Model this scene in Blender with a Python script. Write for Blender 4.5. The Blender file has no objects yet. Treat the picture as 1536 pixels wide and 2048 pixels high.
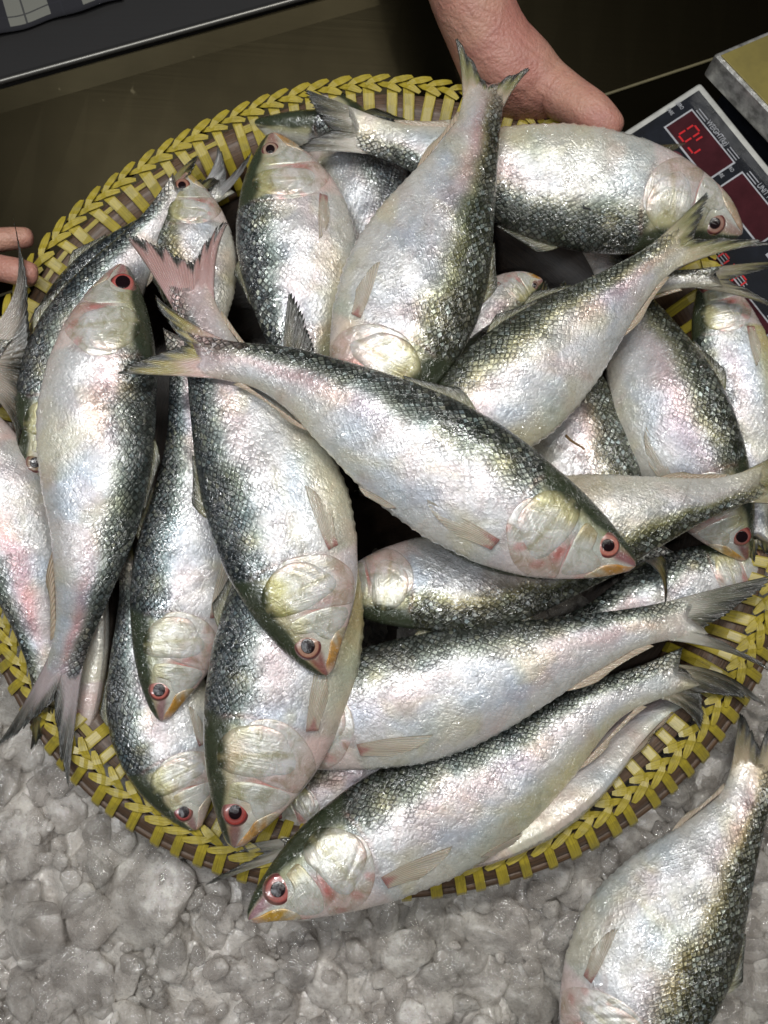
import bpy, math, random
import numpy as np
from mathutils import Vector, Matrix

SC = bpy.context.scene
COL = SC.collection
rad = math.radians

# ------------------------------------------------------------------ camera
CAM_H = 0.80
TILT = rad(9)
FOV = rad(60)
FPX = 1024 / math.tan(FOV / 2)
CAM_POS = np.array([0.0, -CAM_H * math.tan(TILT), CAM_H])
cd = bpy.data.cameras.new('camera')
cam = bpy.data.objects.new('camera', cd)
COL.objects.link(cam)
cam.location = CAM_POS
cam.rotation_euler = (TILT, 0, 0)
cd.sensor_fit = 'VERTICAL'
cd.angle = FOV
cd.clip_start = 0.01
cd.clip_end = 50
cd.dof.use_dof = True
cd.dof.focus_distance = 0.62
cd.dof.aperture_fstop = 7.0
SC.camera = cam

# ------------------------------------------------------------------ world, lamps, exposure
w = bpy.data.worlds.new('World')
SC.world = w
w.use_nodes = True
w.node_tree.nodes['Background'].inputs[0].default_value = (0.80, 0.88, 1.0, 1)
w.node_tree.nodes['Background'].inputs[1].default_value = 0.045


def area(name, loc, target, sx, sy, power, color):
    l = bpy.data.lights.new(name, 'AREA')
    l.shape = 'RECTANGLE'
    l.size, l.size_y = sx, sy
    l.energy = power
    l.color = color
    o = bpy.data.objects.new(name, l)
    COL.objects.link(o)
    o.location = loc
    o.rotation_euler = (Vector(target) - Vector(loc)).to_track_quat('-Z', 'Y').to_euler()
    return o


area('tube_lamp', (-0.10, 0.42, 1.55), (0, 0, 0.1), 1.1, 0.05, 12.0, (1.0, 0.985, 0.95))
area('tube_lamp', (-0.55, -0.30, 1.5), (0, -0.05, 0.1), 0.05, 0.9, 6.5, (0.93, 0.97, 1.0))
area('tube_lamp', (0.60, 0.10, 1.6), (0.05, 0, 0.1), 0.05, 0.7, 4.5, (1.0, 0.97, 0.9))
area('glint_lamp', (0.22, 0.30, 1.25), (0.05, 0, 0.1), 0.05, 0.05, 2.2, (1.0, 0.98, 0.93))  # small unseen lamps, added for bright glints on the wet fish
area('glint_lamp', (-0.30, 0.22, 1.25), (0, 0, 0.1), 0.05, 0.05, 2.2, (0.95, 0.98, 1.0))
area('glint_lamp', (-0.10, -0.42, 1.30), (0, 0, 0.1), 0.05, 0.05, 1.8, (0.96, 0.98, 1.0))
SC.view_settings.view_transform = 'Standard'
SC.view_settings.look = 'None'
SC.view_settings.exposure = -0.22
SC.view_settings.gamma = 1
SC.cycles.max_bounces = 8
SC.cycles.transparent_max_bounces = 14
SC.cycles.caustics_reflective = False
SC.cycles.caustics_refractive = False

CT, ST = math.cos(TILT), math.sin(TILT)


def P(px, py, z):
    """world point at height z seen at photo pixel (px, py)"""
    x = (px - 768) / FPX
    y = -(py - 1024) / FPX
    d = np.array([x, y * CT + ST, y * ST - CT])
    s = (z - CAM_POS[2]) / d[2]
    return CAM_POS + d * s


# ------------------------------------------------------------------ node helpers
class NT:
    def __init__(self, name):
        self.m = bpy.data.materials.new(name)
        self.m.use_nodes = True
        self.t = self.m.node_tree
        self.b = self.t.nodes['Principled BSDF']

    def n(self, typ, **kw):
        nd = self.t.nodes.new(typ)
        for k, v in kw.items():
            setattr(nd, k, v)
        return nd

    def put(self, v, sock):
        if isinstance(v, bpy.types.NodeSocket):
            self.t.links.new(v, sock)
        elif v is not None:
            if hasattr(sock, 'default_value'):
                try:
                    sock.default_value = v
                except Exception:
                    sock.default_value = (*v, 1) if len(v) == 3 else v[:3]

    def math(self, op, a, b=None, c=None, clamp=False):
        nd = self.n('ShaderNodeMath', operation=op)
        nd.use_clamp = clamp
        self.put(a, nd.inputs[0])
        if b is not None:
            self.put(b, nd.inputs[1])
        if c is not None:
            self.put(c, nd.inputs[2])
        return nd.outputs[0]

    def mix(self, f, a, b, mode='MIX'):
        nd = self.n('ShaderNodeMix', data_type='RGBA', blend_type=mode)
        self.put(f, nd.inputs[0])
        self.put(a, nd.inputs[6])
        self.put(b, nd.inputs[7])
        return nd.outputs[2]

    def noise(self, vec, scale, detail=3, rough=0.55, dist=0.0, out=0):
        nd = self.n('ShaderNodeTexNoise')
        if vec is not None:
            self.put(vec, nd.inputs['Vector'])
        nd.inputs['Scale'].default_value = scale
        nd.inputs['Detail'].default_value = detail
        nd.inputs['Roughness'].default_value = rough
        nd.inputs['Distortion'].default_value = dist
        return nd.outputs[out]

    def mapr(self, v, a, b, c=0.0, d=1.0, smooth=False):
        nd = self.n('ShaderNodeMapRange')
        if smooth:
            nd.interpolation_type = 'SMOOTHSTEP'
        self.put(v, nd.inputs[0])
        for i, x in enumerate((a, b, c, d)):
            self.put(x, nd.inputs[1 + i])
        return nd.outputs[0]

    def bump(self, h, strength, dist, normal=None):
        nd = self.n('ShaderNodeBump')
        self.put(h, nd.inputs['Height'])
        self.put(strength, nd.inputs['Strength'])
        nd.inputs['Distance'].default_value = dist
        if normal is not None:
            self.put(normal, nd.inputs['Normal'])
        return nd.outputs[0]

    def attr(self, name, out='Color'):
        nd = self.n('ShaderNodeAttribute', attribute_name=name)
        return nd.outputs[out]

    def obj(self):
        return self.n('ShaderNodeTexCoord').outputs['Object']

    def set(self, **kw):
        for k, v in kw.items():
            self.put(v, self.b.inputs[k.replace('_', ' ')])


# ------------------------------------------------------------------ materials
def wet_film(M, vec):
    """slime and water: thin meandering ridges and beads that catch the lamps"""
    a = M.noise(vec, 85, 2.0, 0.55, 1.2)
    r = M.math('SUBTRACT', 1.0, M.math('MULTIPLY', M.math('ABSOLUTE', M.math('SUBTRACT', a, 0.5)), 14.0), clamp=True)
    b = M.noise(vec, 210, 2.0, 0.55, 1.0)
    r2 = M.math('SUBTRACT', 1.0, M.math('MULTIPLY', M.math('ABSOLUTE', M.math('SUBTRACT', b, 0.5)), 9.0), clamp=True)
    msk = M.mapr(M.noise(vec, 24, 2, 0.6), 0.42, 0.58, 0.15, 1.0)
    lo = M.noise(vec, 45, 1, 0.5, 0.8)
    h = M.math('ADD', M.math('MULTIPLY', M.math('ADD', r, M.math('MULTIPLY', r2, 0.5)), msk), M.math('MULTIPLY', lo, 1.2))
    return M.bump(h, 1.0, 0.0009)


def mat_skin():
    M = NT('fish_skin')
    col = M.attr('Col')
    prm = M.attr('prm')                       # r scales, g dark outlines, b wetness
    sp = M.n('ShaderNodeSeparateColor')
    M.put(prm, sp.inputs[0])
    scl, dark, wet = sp.outputs[0], sp.outputs[1], sp.outputs[2]
    uv = M.n('ShaderNodeUVMap', uv_map='uv').outputs[0]
    # slight warp so that the rows wander
    wn = M.noise(uv, 14, 1, out=1)
    wm = M.n('ShaderNodeVectorMath', operation='MULTIPLY_ADD')
    M.put(wn, wm.inputs[0])
    wm.inputs[1].default_value = (0.012, 0.012, 0)
    M.put(uv, wm.inputs[2])
    uvw = wm.outputs[0]
    mp = M.n('ShaderNodeMapping')
    M.put(uvw, mp.inputs[0])
    mp.inputs['Scale'].default_value = (1 / 0.0058, 1 / 0.0048, 1)
    mp2 = M.n('ShaderNodeMapping')
    M.put(mp.outputs[0], mp2.inputs[0])
    mp2.inputs['Rotation'].default_value = (0, 0, rad(45))
    mp2.inputs['Scale'].default_value = (1.4142, 1.4142, 1)
    v = M.n('ShaderNodeTexVoronoi', voronoi_dimensions='2D')
    M.put(mp2.outputs[0], v.inputs['Vector'])
    v.inputs['Scale'].default_value = 1
    v.inputs['Randomness'].default_value = 0.42
    e = M.n('ShaderNodeTexVoronoi', voronoi_dimensions='2D', feature='DISTANCE_TO_EDGE')
    M.put(mp2.outputs[0], e.inputs['Vector'])
    e.inputs['Scale'].default_value = 1
    e.inputs['Randomness'].default_value = 0.42
    # offset inside the cell
    sb = M.n('ShaderNodeVectorMath', operation='SUBTRACT')
    M.put(mp2.outputs[0], sb.inputs[0])
    M.put(v.outputs['Position'], sb.inputs[1])
    sx = M.n('ShaderNodeSeparateXYZ')
    M.put(sb.outputs[0], sx.inputs[0])
    ux = M.math('ADD', sx.outputs[0], sx.outputs[1])      # towards the tail
    uy = M.math('SUBTRACT', sx.outputs[0], sx.outputs[1])
    rc = M.n('ShaderNodeSeparateColor')
    M.put(v.outputs['Color'], rc.inputs[0])
    r1, r2, r3 = rc.outputs[0], rc.outputs[1], rc.outputs[2]
    edge = M.mapr(e.outputs['Distance'], 0.0, 0.24, 0, 1, True)
    tilt = M.math('MULTIPLY', ux, 0.30)
    tilt = M.math('ADD', tilt, M.math('MULTIPLY', M.math('MULTIPLY', M.math('SUBTRACT', r1, 0.5), uy), 0.9))
    tilt = M.math('ADD', tilt, M.math('MULTIPLY', M.math('MULTIPLY', M.math('SUBTRACT', r2, 0.5), ux), 0.9))
    dome = M.math('MULTIPLY', edge, 0.35)
    rub = M.noise(uv, 38, 3, 0.6, 0.5)
    vis = M.mapr(rub, 0.40, 0.62, 0.12, 1.0, True)          # rubbed and slimy patches hide the scales
    sv = M.math('MULTIPLY', scl, M.math('MAXIMUM', vis, M.math('MULTIPLY', dark, 0.85)))
    hs = M.math('MULTIPLY', M.math('ADD', tilt, dome), sv)
    fine = M.noise(uv, 520, 4, 0.6)
    med = M.noise(uv, 150, 3, 0.6, 0.8)
    big = M.noise(uv, 36, 2, 0.5, 0.4)
    hs = M.math('ADD', hs, M.math('MULTIPLY', fine, 0.35))
    hs = M.math('ADD', hs, M.math('MULTIPLY', med, 0.75))
    hs = M.math('ADD', hs, M.math('MULTIPLY', big, 0.9))
    nrm = M.bump(hs, 0.9, 0.0011)
    # colour
    var = M.mapr(sv, 0, 1, 1.0, M.mapr(r3, 0, 1, 0.82, 1.12))
    vcol = M.n('ShaderNodeCombineColor')
    for i in range(3):
        M.put(var, vcol.inputs[i])
    base = M.mix(1.0, col, vcol.outputs[0], 'MULTIPLY')
    glint = M.math('MULTIPLY', M.math('POWER', r1, 2.2), dark)
    glint = M.math('MULTIPLY', M.math('MULTIPLY', glint, edge), M.math('MULTIPLY', sv, 0.60))
    gl_col = M.mix(r2, (0.40, 0.50, 0.52, 1), (0.55, 0.56, 0.42, 1))
    base = M.mix(glint, base, gl_col)
    seam = M.math('MULTIPLY', M.math('SUBTRACT', 1.0, edge), M.math('MULTIPLY', sv, M.mapr(dark, 0, 1, 0.06, 0.85)))
    base = M.mix(seam, base, (0.014, 0.016, 0.012, 1))
    # mottled grime, pearly tints
    gr = M.noise(uv, 75, 4, 0.65, 1.0)
    base = M.mix(M.mapr(gr, 0.50, 0.72, 0, 0.55), base, M.mix(1.0, base, (0.55, 0.53, 0.47, 1), 'MULTIPLY'))
    tn = M.noise(uv, 20, 2, 0.5, out=0)
    base = M.mix(M.mapr(tn, 0.50, 0.66, 0, 0.6), base, M.mix(1.0, base, (0.70, 0.84, 1.0, 1), 'MULTIPLY'))
    tn2 = M.noise(uv, 17, 2, 0.5, 1.0)
    base = M.mix(M.mapr(tn2, 0.52, 0.70, 0, 0.6), base, M.mix(1.0, base, (1.0, 0.80, 0.78, 1), 'MULTIPLY'))
    tn3 = M.noise(uv, 23, 2, 0.5, 0.6)
    base = M.mix(M.mapr(tn3, 0.54, 0.70, 0, 0.55), base, M.mix(1.0, base, (0.98, 0.92, 0.62, 1), 'MULTIPLY'))
    # white flecks, wet sparkle painted into the colour
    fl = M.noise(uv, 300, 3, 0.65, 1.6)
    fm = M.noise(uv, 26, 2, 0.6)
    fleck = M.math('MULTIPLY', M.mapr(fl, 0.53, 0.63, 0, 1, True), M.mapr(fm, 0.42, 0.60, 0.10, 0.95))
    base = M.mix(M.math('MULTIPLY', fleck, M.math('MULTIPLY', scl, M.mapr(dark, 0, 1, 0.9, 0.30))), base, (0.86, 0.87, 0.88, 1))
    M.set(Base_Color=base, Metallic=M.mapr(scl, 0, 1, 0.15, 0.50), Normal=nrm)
    M.set(Roughness=M.mapr(med, 0.3, 0.7, 0.20, 0.40))
    # film of slime and water
    cb = wet_film(M, uv)
    M.set(Coat_Weight=M.mapr(wet, 0, 1, 0.7, 1.0), Coat_Roughness=0.055, Coat_IOR=1.75)
    M.put(cb, M.b.inputs['Coat Normal'])
    M.set(Subsurface_Weight=0.12, Subsurface_Scale=0.004)
    M.put((1.0, 0.6, 0.45), M.b.inputs['Subsurface Radius'])
    return M.m


def mat_fin(name, clear):
    M = NT(name)
    col = M.attr('Col')
    uv = M.n('ShaderNodeUVMap', uv_map='uv').outputs[0]
    sx = M.n('ShaderNodeSeparateXYZ')
    M.put(uv, sx.inputs[0])
    st = M.math('SINE', M.math('MULTIPLY', sx.outputs[0], 6.2832))
    ray = M.mapr(st, -1, 1, 0, 1)
    nz = M.noise(uv, 3.0, 3, 0.6, 0.5)
    base = M.mix(M.math('MULTIPLY', ray, 0.16 if clear else 0.36), col, M.mix(1.0, col, (0.38, 0.36, 0.30, 1), 'MULTIPLY'))
    base = M.mix(M.mapr(nz, 0.58, 0.7, 0, 0.5), base, M.mix(0.6, col, (0.75, 0.75, 0.72, 1)))
    h = M.math('ADD', M.math('MULTIPLY', ray, 0.8), nz)
    ob = M.obj()
    cn = M.noise(ob, 330, 2, 0.5, 1.5)
    M.set(Base_Color=base, Roughness=0.32, Normal=M.bump(h, 0.7, 0.0007), Coat_Weight=0.8, Coat_Roughness=0.08)
    M.put(M.bump(cn, 0.6, 0.001), M.b.inputs['Coat Normal'])
    M.set(Subsurface_Weight=0.2, Subsurface_Scale=0.003)
    # thin membrane lets light through
    tr = M.n('ShaderNodeBsdfTranslucent')
    M.put(base, tr.inputs[0])
    mx = M.n('ShaderNodeMixShader')
    mx.inputs[0].default_value = 0.22
    M.put(M.b.outputs[0], mx.inputs[1])
    M.put(tr.outputs[0], mx.inputs[2])
    out = mx.outputs[0]
    if clear:
        tp = M.n('ShaderNodeBsdfTransparent')
        m2 = M.n('ShaderNodeMixShader')
        M.put(M.math('MULTIPLY', M.mapr(ray, 0, 1, 1.0, 0.5), clear), m2.inputs[0])
        M.put(out, m2.inputs[1])
        M.put(tp.outputs[0], m2.inputs[2])
        out = m2.outputs[0]
    M.put(out, M.t.nodes['Material Output'].inputs[0])
    return M.m


def mat_head():
    M = NT('gill_plate')
    col = M.attr('Col')
    uv = M.n('ShaderNodeUVMap', uv_map='uv').outputs[0]
    n1 = M.noise(uv, 90, 4, 0.65, 0.8)
    n2 = M.noise(uv, 380, 3, 0.6)
    n3 = M.noise(uv, 26, 2, 0.5)
    mp = M.n('ShaderNodeMapping')
    M.put(uv, mp.inputs[0])
    mp.inputs['Rotation'].default_value = (0, 0, 0.6)
    mp.inputs['Scale'].default_value = (400, 30, 1)
    st = M.noise(mp.outputs[0], 1.0, 2, 0.6)
    base = M.mix(M.mapr(n1, 0.42, 0.66, 0, 0.8), col, M.mix(1.0, col, (0.55, 0.52, 0.38, 1), 'MULTIPLY'))
    base = M.mix(M.mapr(n2, 0.58, 0.70, 0, 0.5), base, (0.80, 0.80, 0.76, 1))
    base = M.mix(M.mapr(n3, 0.56, 0.72, 0, 0.4), base, M.mix(1.0, col, (1.0, 0.72, 0.66, 1), 'MULTIPLY'))
    h = M.math('ADD', M.math('MULTIPLY', n1, 0.7), M.math('MULTIPLY', st, 0.35))
    M.set(Base_Color=base, Metallic=0.25, Roughness=0.28, Normal=M.bump(h, 0.9, 0.0014))
    M.set(Coat_Weight=1.0, Coat_Roughness=0.05)
    M.put(wet_film(M, uv), M.b.inputs['Coat Normal'])
    M.set(Subsurface_Weight=0.15, Subsurface_Scale=0.004)
    return M.m


def mat_eye():
    M = NT('eye_iris')
    col = M.attr('Col')
    n = M.noise(M.obj(), 700, 3, 0.6)
    M.set(Base_Color=M.mix(M.mapr(n, 0.4, 0.7, 0, 0.45), col, M.mix(1.0, col, (0.5, 0.35, 0.3, 1), 'MULTIPLY')), Roughness=0.25, Coat_Weight=1.0, Coat_Roughness=0.03)
    M.put(M.bump(M.noise(M.obj(), 170, 1, 0.5, 1.0), 0.4, 0.0015), M.b.inputs['Coat Normal'])
    return M.m


def mat_plain(name, col, rough=0.5, metal=0.0, bump=0.0, scale=60, coat=0.0, var=0.25, emis=0):
    M = NT(name)
    ob = M.obj()
    n = M.noise(ob, scale, 4, 0.6)
    c2 = tuple(c * (1 - var) for c in col[:3]) + (1,)
    M.set(Base_Color=M.mix(M.mapr(n, 0.35, 0.65), (*col[:3], 1), c2), Metallic=metal, Coat_Weight=coat)
    M.set(Roughness=M.mapr(n, 0.3, 0.7, rough * 0.8, min(1, rough * 1.2)))
    if bump:
        M.set(Normal=M.bump(n, bump, 0.002))
    if emis:
        M.set(Emission_Color=(*col[:3], 1), Emission_Strength=emis)
    return M.m


def mat_ice(name='crushed_ice', clear=True, dim=1.0):
    M = NT(name)
    ob = M.obj()
    n1 = M.noise(ob, 45, 4, 0.6)
    n2 = M.noise(ob, 260, 4, 0.65)
    n3 = M.noise(ob, 1100, 2, 0.6)
    n4 = M.noise(ob, 6, 2, 0.5)
    col = M.mix(M.mapr(n1, 0.35, 0.65), (0.76, 0.68, 0.61, 1), (0.98, 0.915, 0.84, 1))
    col = M.mix(M.mapr(n4, 0.4, 0.6, 0, 0.6), col, M.mix(1.0, col, (0.86, 0.88, 0.84, 1), 'MULTIPLY'))
    col = M.mix(M.mapr(n3, 0.54, 0.66, 0, 0.8), col, (0.92, 0.90, 0.88, 1))
    n5 = M.noise(ob, 420, 3, 0.7)
    col = M.mix(M.mapr(n5, 0.45, 0.30, 0, 0.6), col, (0.30, 0.28, 0.26, 1))
    h = M.math('ADD', M.math('MULTIPLY', n1, 0.7), M.math('ADD', M.math('MULTIPLY', n2, 0.6), M.math('MULTIPLY', n3, 0.35)))
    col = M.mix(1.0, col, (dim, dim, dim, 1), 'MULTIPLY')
    nb = M.bump(h, 0.9, 0.0030)
    M.set(Base_Color=col, Roughness=M.mapr(n2, 0.3, 0.7, 0.12, 0.30), IOR=1.31, Normal=nb)
    M.set(Specular_IOR_Level=0.9)
    if clear:
        lw = M.n('ShaderNodeLayerWeight')
        lw.inputs[0].default_value = 0.35
        isl = M.n('ShaderNodeNewGeometry').outputs['Random Per Island']
        al = M.math('ADD', M.mapr(n1, 0.35, 0.65, 0.30, 0.52), M.math('MULTIPLY', M.math('POWER', lw.outputs[1], 1.5), 0.75))
        M.set(Alpha=M.math('ADD', al, M.math('MULTIPLY', isl, 0.18), clamp=True))
        vv = M.mapr(M.math('FRACT', M.math('MULTIPLY', isl, 7.3)), 0, 1, 0.72, 1.08)
        cc = M.n('ShaderNodeCombineColor')
        for i in range(3):
            M.put(vv, cc.inputs[i])
        M.set(Base_Color=M.mix(1.0, col, cc.outputs[0], 'MULTIPLY'), Transmission_Weight=M.mapr(n1, 0.35, 0.65, 0.50, 0.12))
    M.set(Coat_Weight=1.0, Coat_Roughness=0.06, Coat_IOR=1.8)
    gl = M.noise(ob, 130, 2.5, 0.6, 0.8)
    M.put(M.bump(M.math('ADD', gl, M.math('MULTIPLY', n3, 0.12)), 0.9, 0.0022), M.b.inputs['Coat Normal'])
    return M.m


def mat_steel(name, c, rough):
    M = NT(name)
    ob = M.obj()
    n = M.noise(ob, 9, 4, 0.6)
    mp = M.n('ShaderNodeMapping')
    M.put(ob, mp.inputs[0])
    mp.inputs['Rotation'].default_value = (0, 0, -0.28)
    mp.inputs['Scale'].default_value = (4, 300, 4)
    br = M.noise(mp.outputs[0], 1.0, 3, 0.6)
    sp = M.noise(ob, 60, 3, 0.5)
    c2 = tuple(x * 0.85 for x in c)
    base = M.mix(M.mapr(n, 0.35, 0.65), (*c, 1), (*c2, 1))
    base = M.mix(M.mapr(sp, 0.74, 0.78, 0, 0.12), base, (0.2, 0.18, 0.12, 1))
    M.set(Base_Color=M.mix(1.0, base, (0.72, 0.70, 0.66, 1), 'MULTIPLY'), Metallic=0.85, Normal=M.bump(br, 0.10, 0.0006))
    M.set(Roughness=M.mapr(n, 0.3, 0.7, rough * 0.92, rough * 1.08), Specular_IOR_Level=0.12)
    return M.m


def mat_rattan(name, c1, c2):
    M = NT(name)
    uv = M.n('ShaderNodeUVMap', uv_map='uv').outputs[0]
    mp = M.n('ShaderNodeMapping')
    M.put(uv, mp.inputs[0])
    mp.inputs['Scale'].default_value = (25, 1100, 1)
    n = M.noise(mp.outputs[0], 1.0, 4, 0.6)
    g = M.noise(uv, 60, 3, 0.6)
    base = M.mix(M.mapr(n, 0.35, 0.65), (*c1, 1), (*c2, 1))
    base = M.mix(M.mapr(g, 0.5, 0.75, 0, 0.6), base, (c2[0] * 0.5, c2[1] * 0.5, c2[2] * 0.5, 1))
    M.set(Base_Color=base, Roughness=0.5, Normal=M.bump(n, 0.7, 0.0012), Coat_Weight=0.25, Coat_Roughness=0.25)
    return M.m


def mat_strip():
    M = NT('yellow_strip')
    uv = M.n('ShaderNodeUVMap', uv_map='uv').outputs[0]
    mp = M.n('ShaderNodeMapping')
    M.put(uv, mp.inputs[0])
    mp.inputs['Scale'].default_value = (60, 1400, 1)
    n = M.noise(mp.outputs[0], 1.0, 3, 0.6)
    g = M.noise(M.obj(), 70, 4, 0.65)
    d = M.noise(M.obj(), 500, 2, 0.6)
    base = M.mix(M.mapr(n, 0.35, 0.65), (0.44, 0.35, 0.032, 1), (0.27, 0.205, 0.022, 1))
    base = M.mix(M.mapr(g, 0.5, 0.72, 0, 0.75), base, (0.20, 0.17, 0.03, 1))
    base = M.mix(M.mapr(d, 0.66, 0.72, 0, 0.6), base, (0.12, 0.08, 0.03, 1))
    M.set(Base_Color=base, Roughness=0.42, Normal=M.bump(M.math('ADD', n, g), 0.6, 0.001), Coat_Weight=0.3, Coat_Roughness=0.2)
    return M.m


def mat_flesh():
    M = NT('human_skin')
    ob = M.obj()
    n = M.noise(ob, 22, 3, 0.55)
    f = M.noise(ob, 380, 4, 0.65)
    v = M.n('ShaderNodeTexVoronoi', feature='DISTANCE_TO_EDGE')
    M.put(ob, v.inputs['Vector'])
    v.inputs['Scale'].default_value = 260
    base = M.mix(M.mapr(n, 0.35, 0.65), (0.46, 0.255, 0.185, 1), (0.40, 0.175, 0.14, 1))
    base = M.mix(M.mapr(f, 0.5, 0.7, 0, 0.3), base, (0.30, 0.13, 0.08, 1))
    vn = M.noise(ob, 14, 2, 0.5, 1.5)
    vein = M.math('SUBTRACT', 1.0, M.math('MULTIPLY', M.math('ABSOLUTE', M.math('SUBTRACT', vn, 0.5)), 16.0), clamp=True)
    base = M.mix(M.math('MULTIPLY', vein, 0.12), base, (0.27, 0.16, 0.14, 1))
    wr = M.n('ShaderNodeTexWave', bands_direction='DIAGONAL')
    M.put(ob, wr.inputs['Vector'])
    for k_, v_ in (('Scale', 34), ('Distortion', 9), ('Detail', 3), ('Detail Scale', 1.5)):
        wr.inputs[k_].default_value = v_
    h = M.math('ADD', M.math('ADD', f, M.math('MULTIPLY', v.outputs[0], 0.8)), M.math('ADD', M.math('MULTIPLY', vein, 0.35), M.math('MULTIPLY', wr.outputs[1], 0.45)))
    M.set(Base_Color=base, Roughness=0.45, Normal=M.bump(h, 0.6, 0.0012), Subsurface_Weight=0.15, Subsurface_Scale=0.006)
    M.put((1.0, 0.35, 0.2), M.b.inputs['Subsurface Radius'])
    return M.m


def mat_check():
    M = NT('checked_cloth')
    uv = M.n('ShaderNodeUVMap', uv_map='uv').outputs[0]
    sx = M.n('ShaderNodeSeparateXYZ')
    M.put(uv, sx.inputs[0])

    def line(c, per, off, wd):
        f = M.math('FRACT', M.math('ADD', M.math('DIVIDE', c, per), off))
        return M.math('LESS_THAN', f, wd)
    a = M.math('MAXIMUM', line(sx.outputs[0], 0.070, 0.25, 0.44), line(sx.outputs[1], 0.080, 0.05, 0.10))
    b = M.math('MAXIMUM', line(sx.outputs[0], 0.035, 0.2, 0.05), line(sx.outputs[1], 0.020, 0.4, 0.07))
    w_ = M.noise(uv, 900, 2, 0.6)
    base = M.mix(a, (0.15, 0.15, 0.13, 1), (0.012, 0.012, 0.016, 1))
    base = M.mix(M.math('MULTIPLY', b, 0.8), base, (0.015, 0.015, 0.02, 1))
    M.set(Base_Color=base, Roughness=0.9, Normal=M.bump(w_, 0.4, 0.0008))
    return M.m


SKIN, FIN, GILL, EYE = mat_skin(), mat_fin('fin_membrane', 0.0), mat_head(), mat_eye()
SOFT = mat_fin('clear_fin_membrane', 0.68)
PUPIL = mat_plain('eye_pupil', (0.010, 0.004, 0.005), 0.14, bump=.2, scale=300)
ICE = mat_ice()
STEEL = mat_steel('brushed_steel', (0.015, 0.0125, 0.0065), 0.34)
LEDGE = mat_steel('ledge_steel', (0.17, 0.17, 0.18), 0.32)
EDGE_STEEL = mat_steel('highlight_steel', (0.30, 0.30, 0.29), 0.42)
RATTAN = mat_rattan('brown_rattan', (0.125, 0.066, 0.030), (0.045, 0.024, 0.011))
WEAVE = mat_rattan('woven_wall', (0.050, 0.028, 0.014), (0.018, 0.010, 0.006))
STRIP = mat_strip()
FLESH = mat_flesh()
NAIL = mat_plain('nail', (0.52, 0.33, 0.27), 0.3, coat=0.4)
CHECK = mat_check()


# ------------------------------------------------------------------ mesh helpers
def link(name, me, mat, parent=None):
    o = bpy.data.objects.new(name, me)
    COL.objects.link(o)
    if mat is not None:
        me.materials.append(mat)
    if parent is not None:
        o.parent = parent
        o.matrix_parent_inverse = parent.matrix_world.inverted()
    return o


def mesh(name, V, F, mat=None, parent=None, uv=None, col=None, prm=None, smooth=True):
    """V (n,3) world coordinates, F list/array of faces; uv, col, prm per vertex"""
    V = np.asarray(V, float)
    if parent is not None:
        V = V - np.array(parent.location)
    me = bpy.data.meshes.new(name)
    F = F.tolist() if isinstance(F, np.ndarray) else F
    me.from_pydata(V.tolist(), [], F)
    if smooth:
        me.polygons.foreach_set('use_smooth', [True] * len(me.polygons))
    if uv is not None:
        li = np.empty(len(me.loops), int)
        me.loops.foreach_get('vertex_index', li)
        l = me.uv_layers.new(name='uv')
        l.data.foreach_set('uv', np.asarray(uv, float)[li].ravel())
    for nm, a in (('Col', col), ('prm', prm)):
        if a is not None:
            a = np.asarray(a, float)
            c = np.ones((len(V), 4))
            c[:, :3] = a[:, :3]
            at = me.attributes.new(nm, 'FLOAT_COLOR', 'POINT')
            at.data.foreach_set('color', c.ravel())
    me.update()
    o = bpy.data.objects.new(name, me)
    COL.objects.link(o)
    if mat is not None:
        me.materials.append(mat)
    if parent is not None:
        o.parent = parent
    return o


def empty(name, loc, label=None, cat=None, group=None, kind=None):
    o = bpy.data.objects.new(name, None)
    COL.objects.link(o)
    o.location = tuple(loc)
    o.empty_display_size = 0.02
    tag(o, label, cat, group, kind)
    return o


def tag(o, label=None, cat=None, group=None, kind=None):
    for k, v in (('label', label), ('category', cat), ('group', group), ('kind', kind)):
        if v:
            o[k] = v
    return o


def grid_faces(nu, nv, wrap_v=False, off=0):
    F = []
    for i in range(nu - 1):
        for j in range(nv if wrap_v else nv - 1):
            j2 = (j + 1) % nv
            F.append((off + i * nv + j, off + i * nv + j2, off + (i + 1) * nv + j2, off + (i + 1) * nv + j))
    return F


def sstep(x, a, b):
    t = np.clip((x - a) / (b - a), 0, 1)
    return t * t * (3 - 2 * t)


def box(V, F, c, ax, ay, az, hx, hy, hz):
    """append a box with centre c, unit axes, half sizes"""
    o = len(V)
    c, ax, ay, az = map(np.asarray, (c, ax, ay, az))
    for sz in (-1, 1):
        for sy in (-1, 1):
            for sx in (-1, 1):
                V.append(c + ax * hx * sx + ay * hy * sy + az * hz * sz)
    for f in ((0, 2, 3, 1), (4, 5, 7, 6), (0, 1, 5, 4), (2, 6, 7, 3), (0, 4, 6, 2), (1, 3, 7, 5)):
        F.append(tuple(o + k for k in f))


def catmull(pts, n):
    pts = np.asarray(pts, float)
    p = np.vstack([2 * pts[0] - pts[1], pts, 2 * pts[-1] - pts[-2]])
    seg = len(pts) - 1
    out = []
    for k in range(n):
        u = k / (n - 1) * seg
        i = min(int(u), seg - 1)
        t = u - i
        a, b, c, d = p[i], p[i + 1], p[i + 2], p[i + 3]
        out.append(0.5 * (2 * b + (c - a) * t + (2 * a - 5 * b + 4 * c - d) * t * t + (3 * b - a - 3 * c + d) * t ** 3))
    out = np.array(out)
    L = np.concatenate([[0], np.cumsum(np.linalg.norm(np.diff(out, axis=0), axis=1))])
    s = np.linspace(0, L[-1], n)
    return np.stack([np.interp(s, L, out[:, k]) for k in range(out.shape[1])], 1), L[-1]


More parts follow.
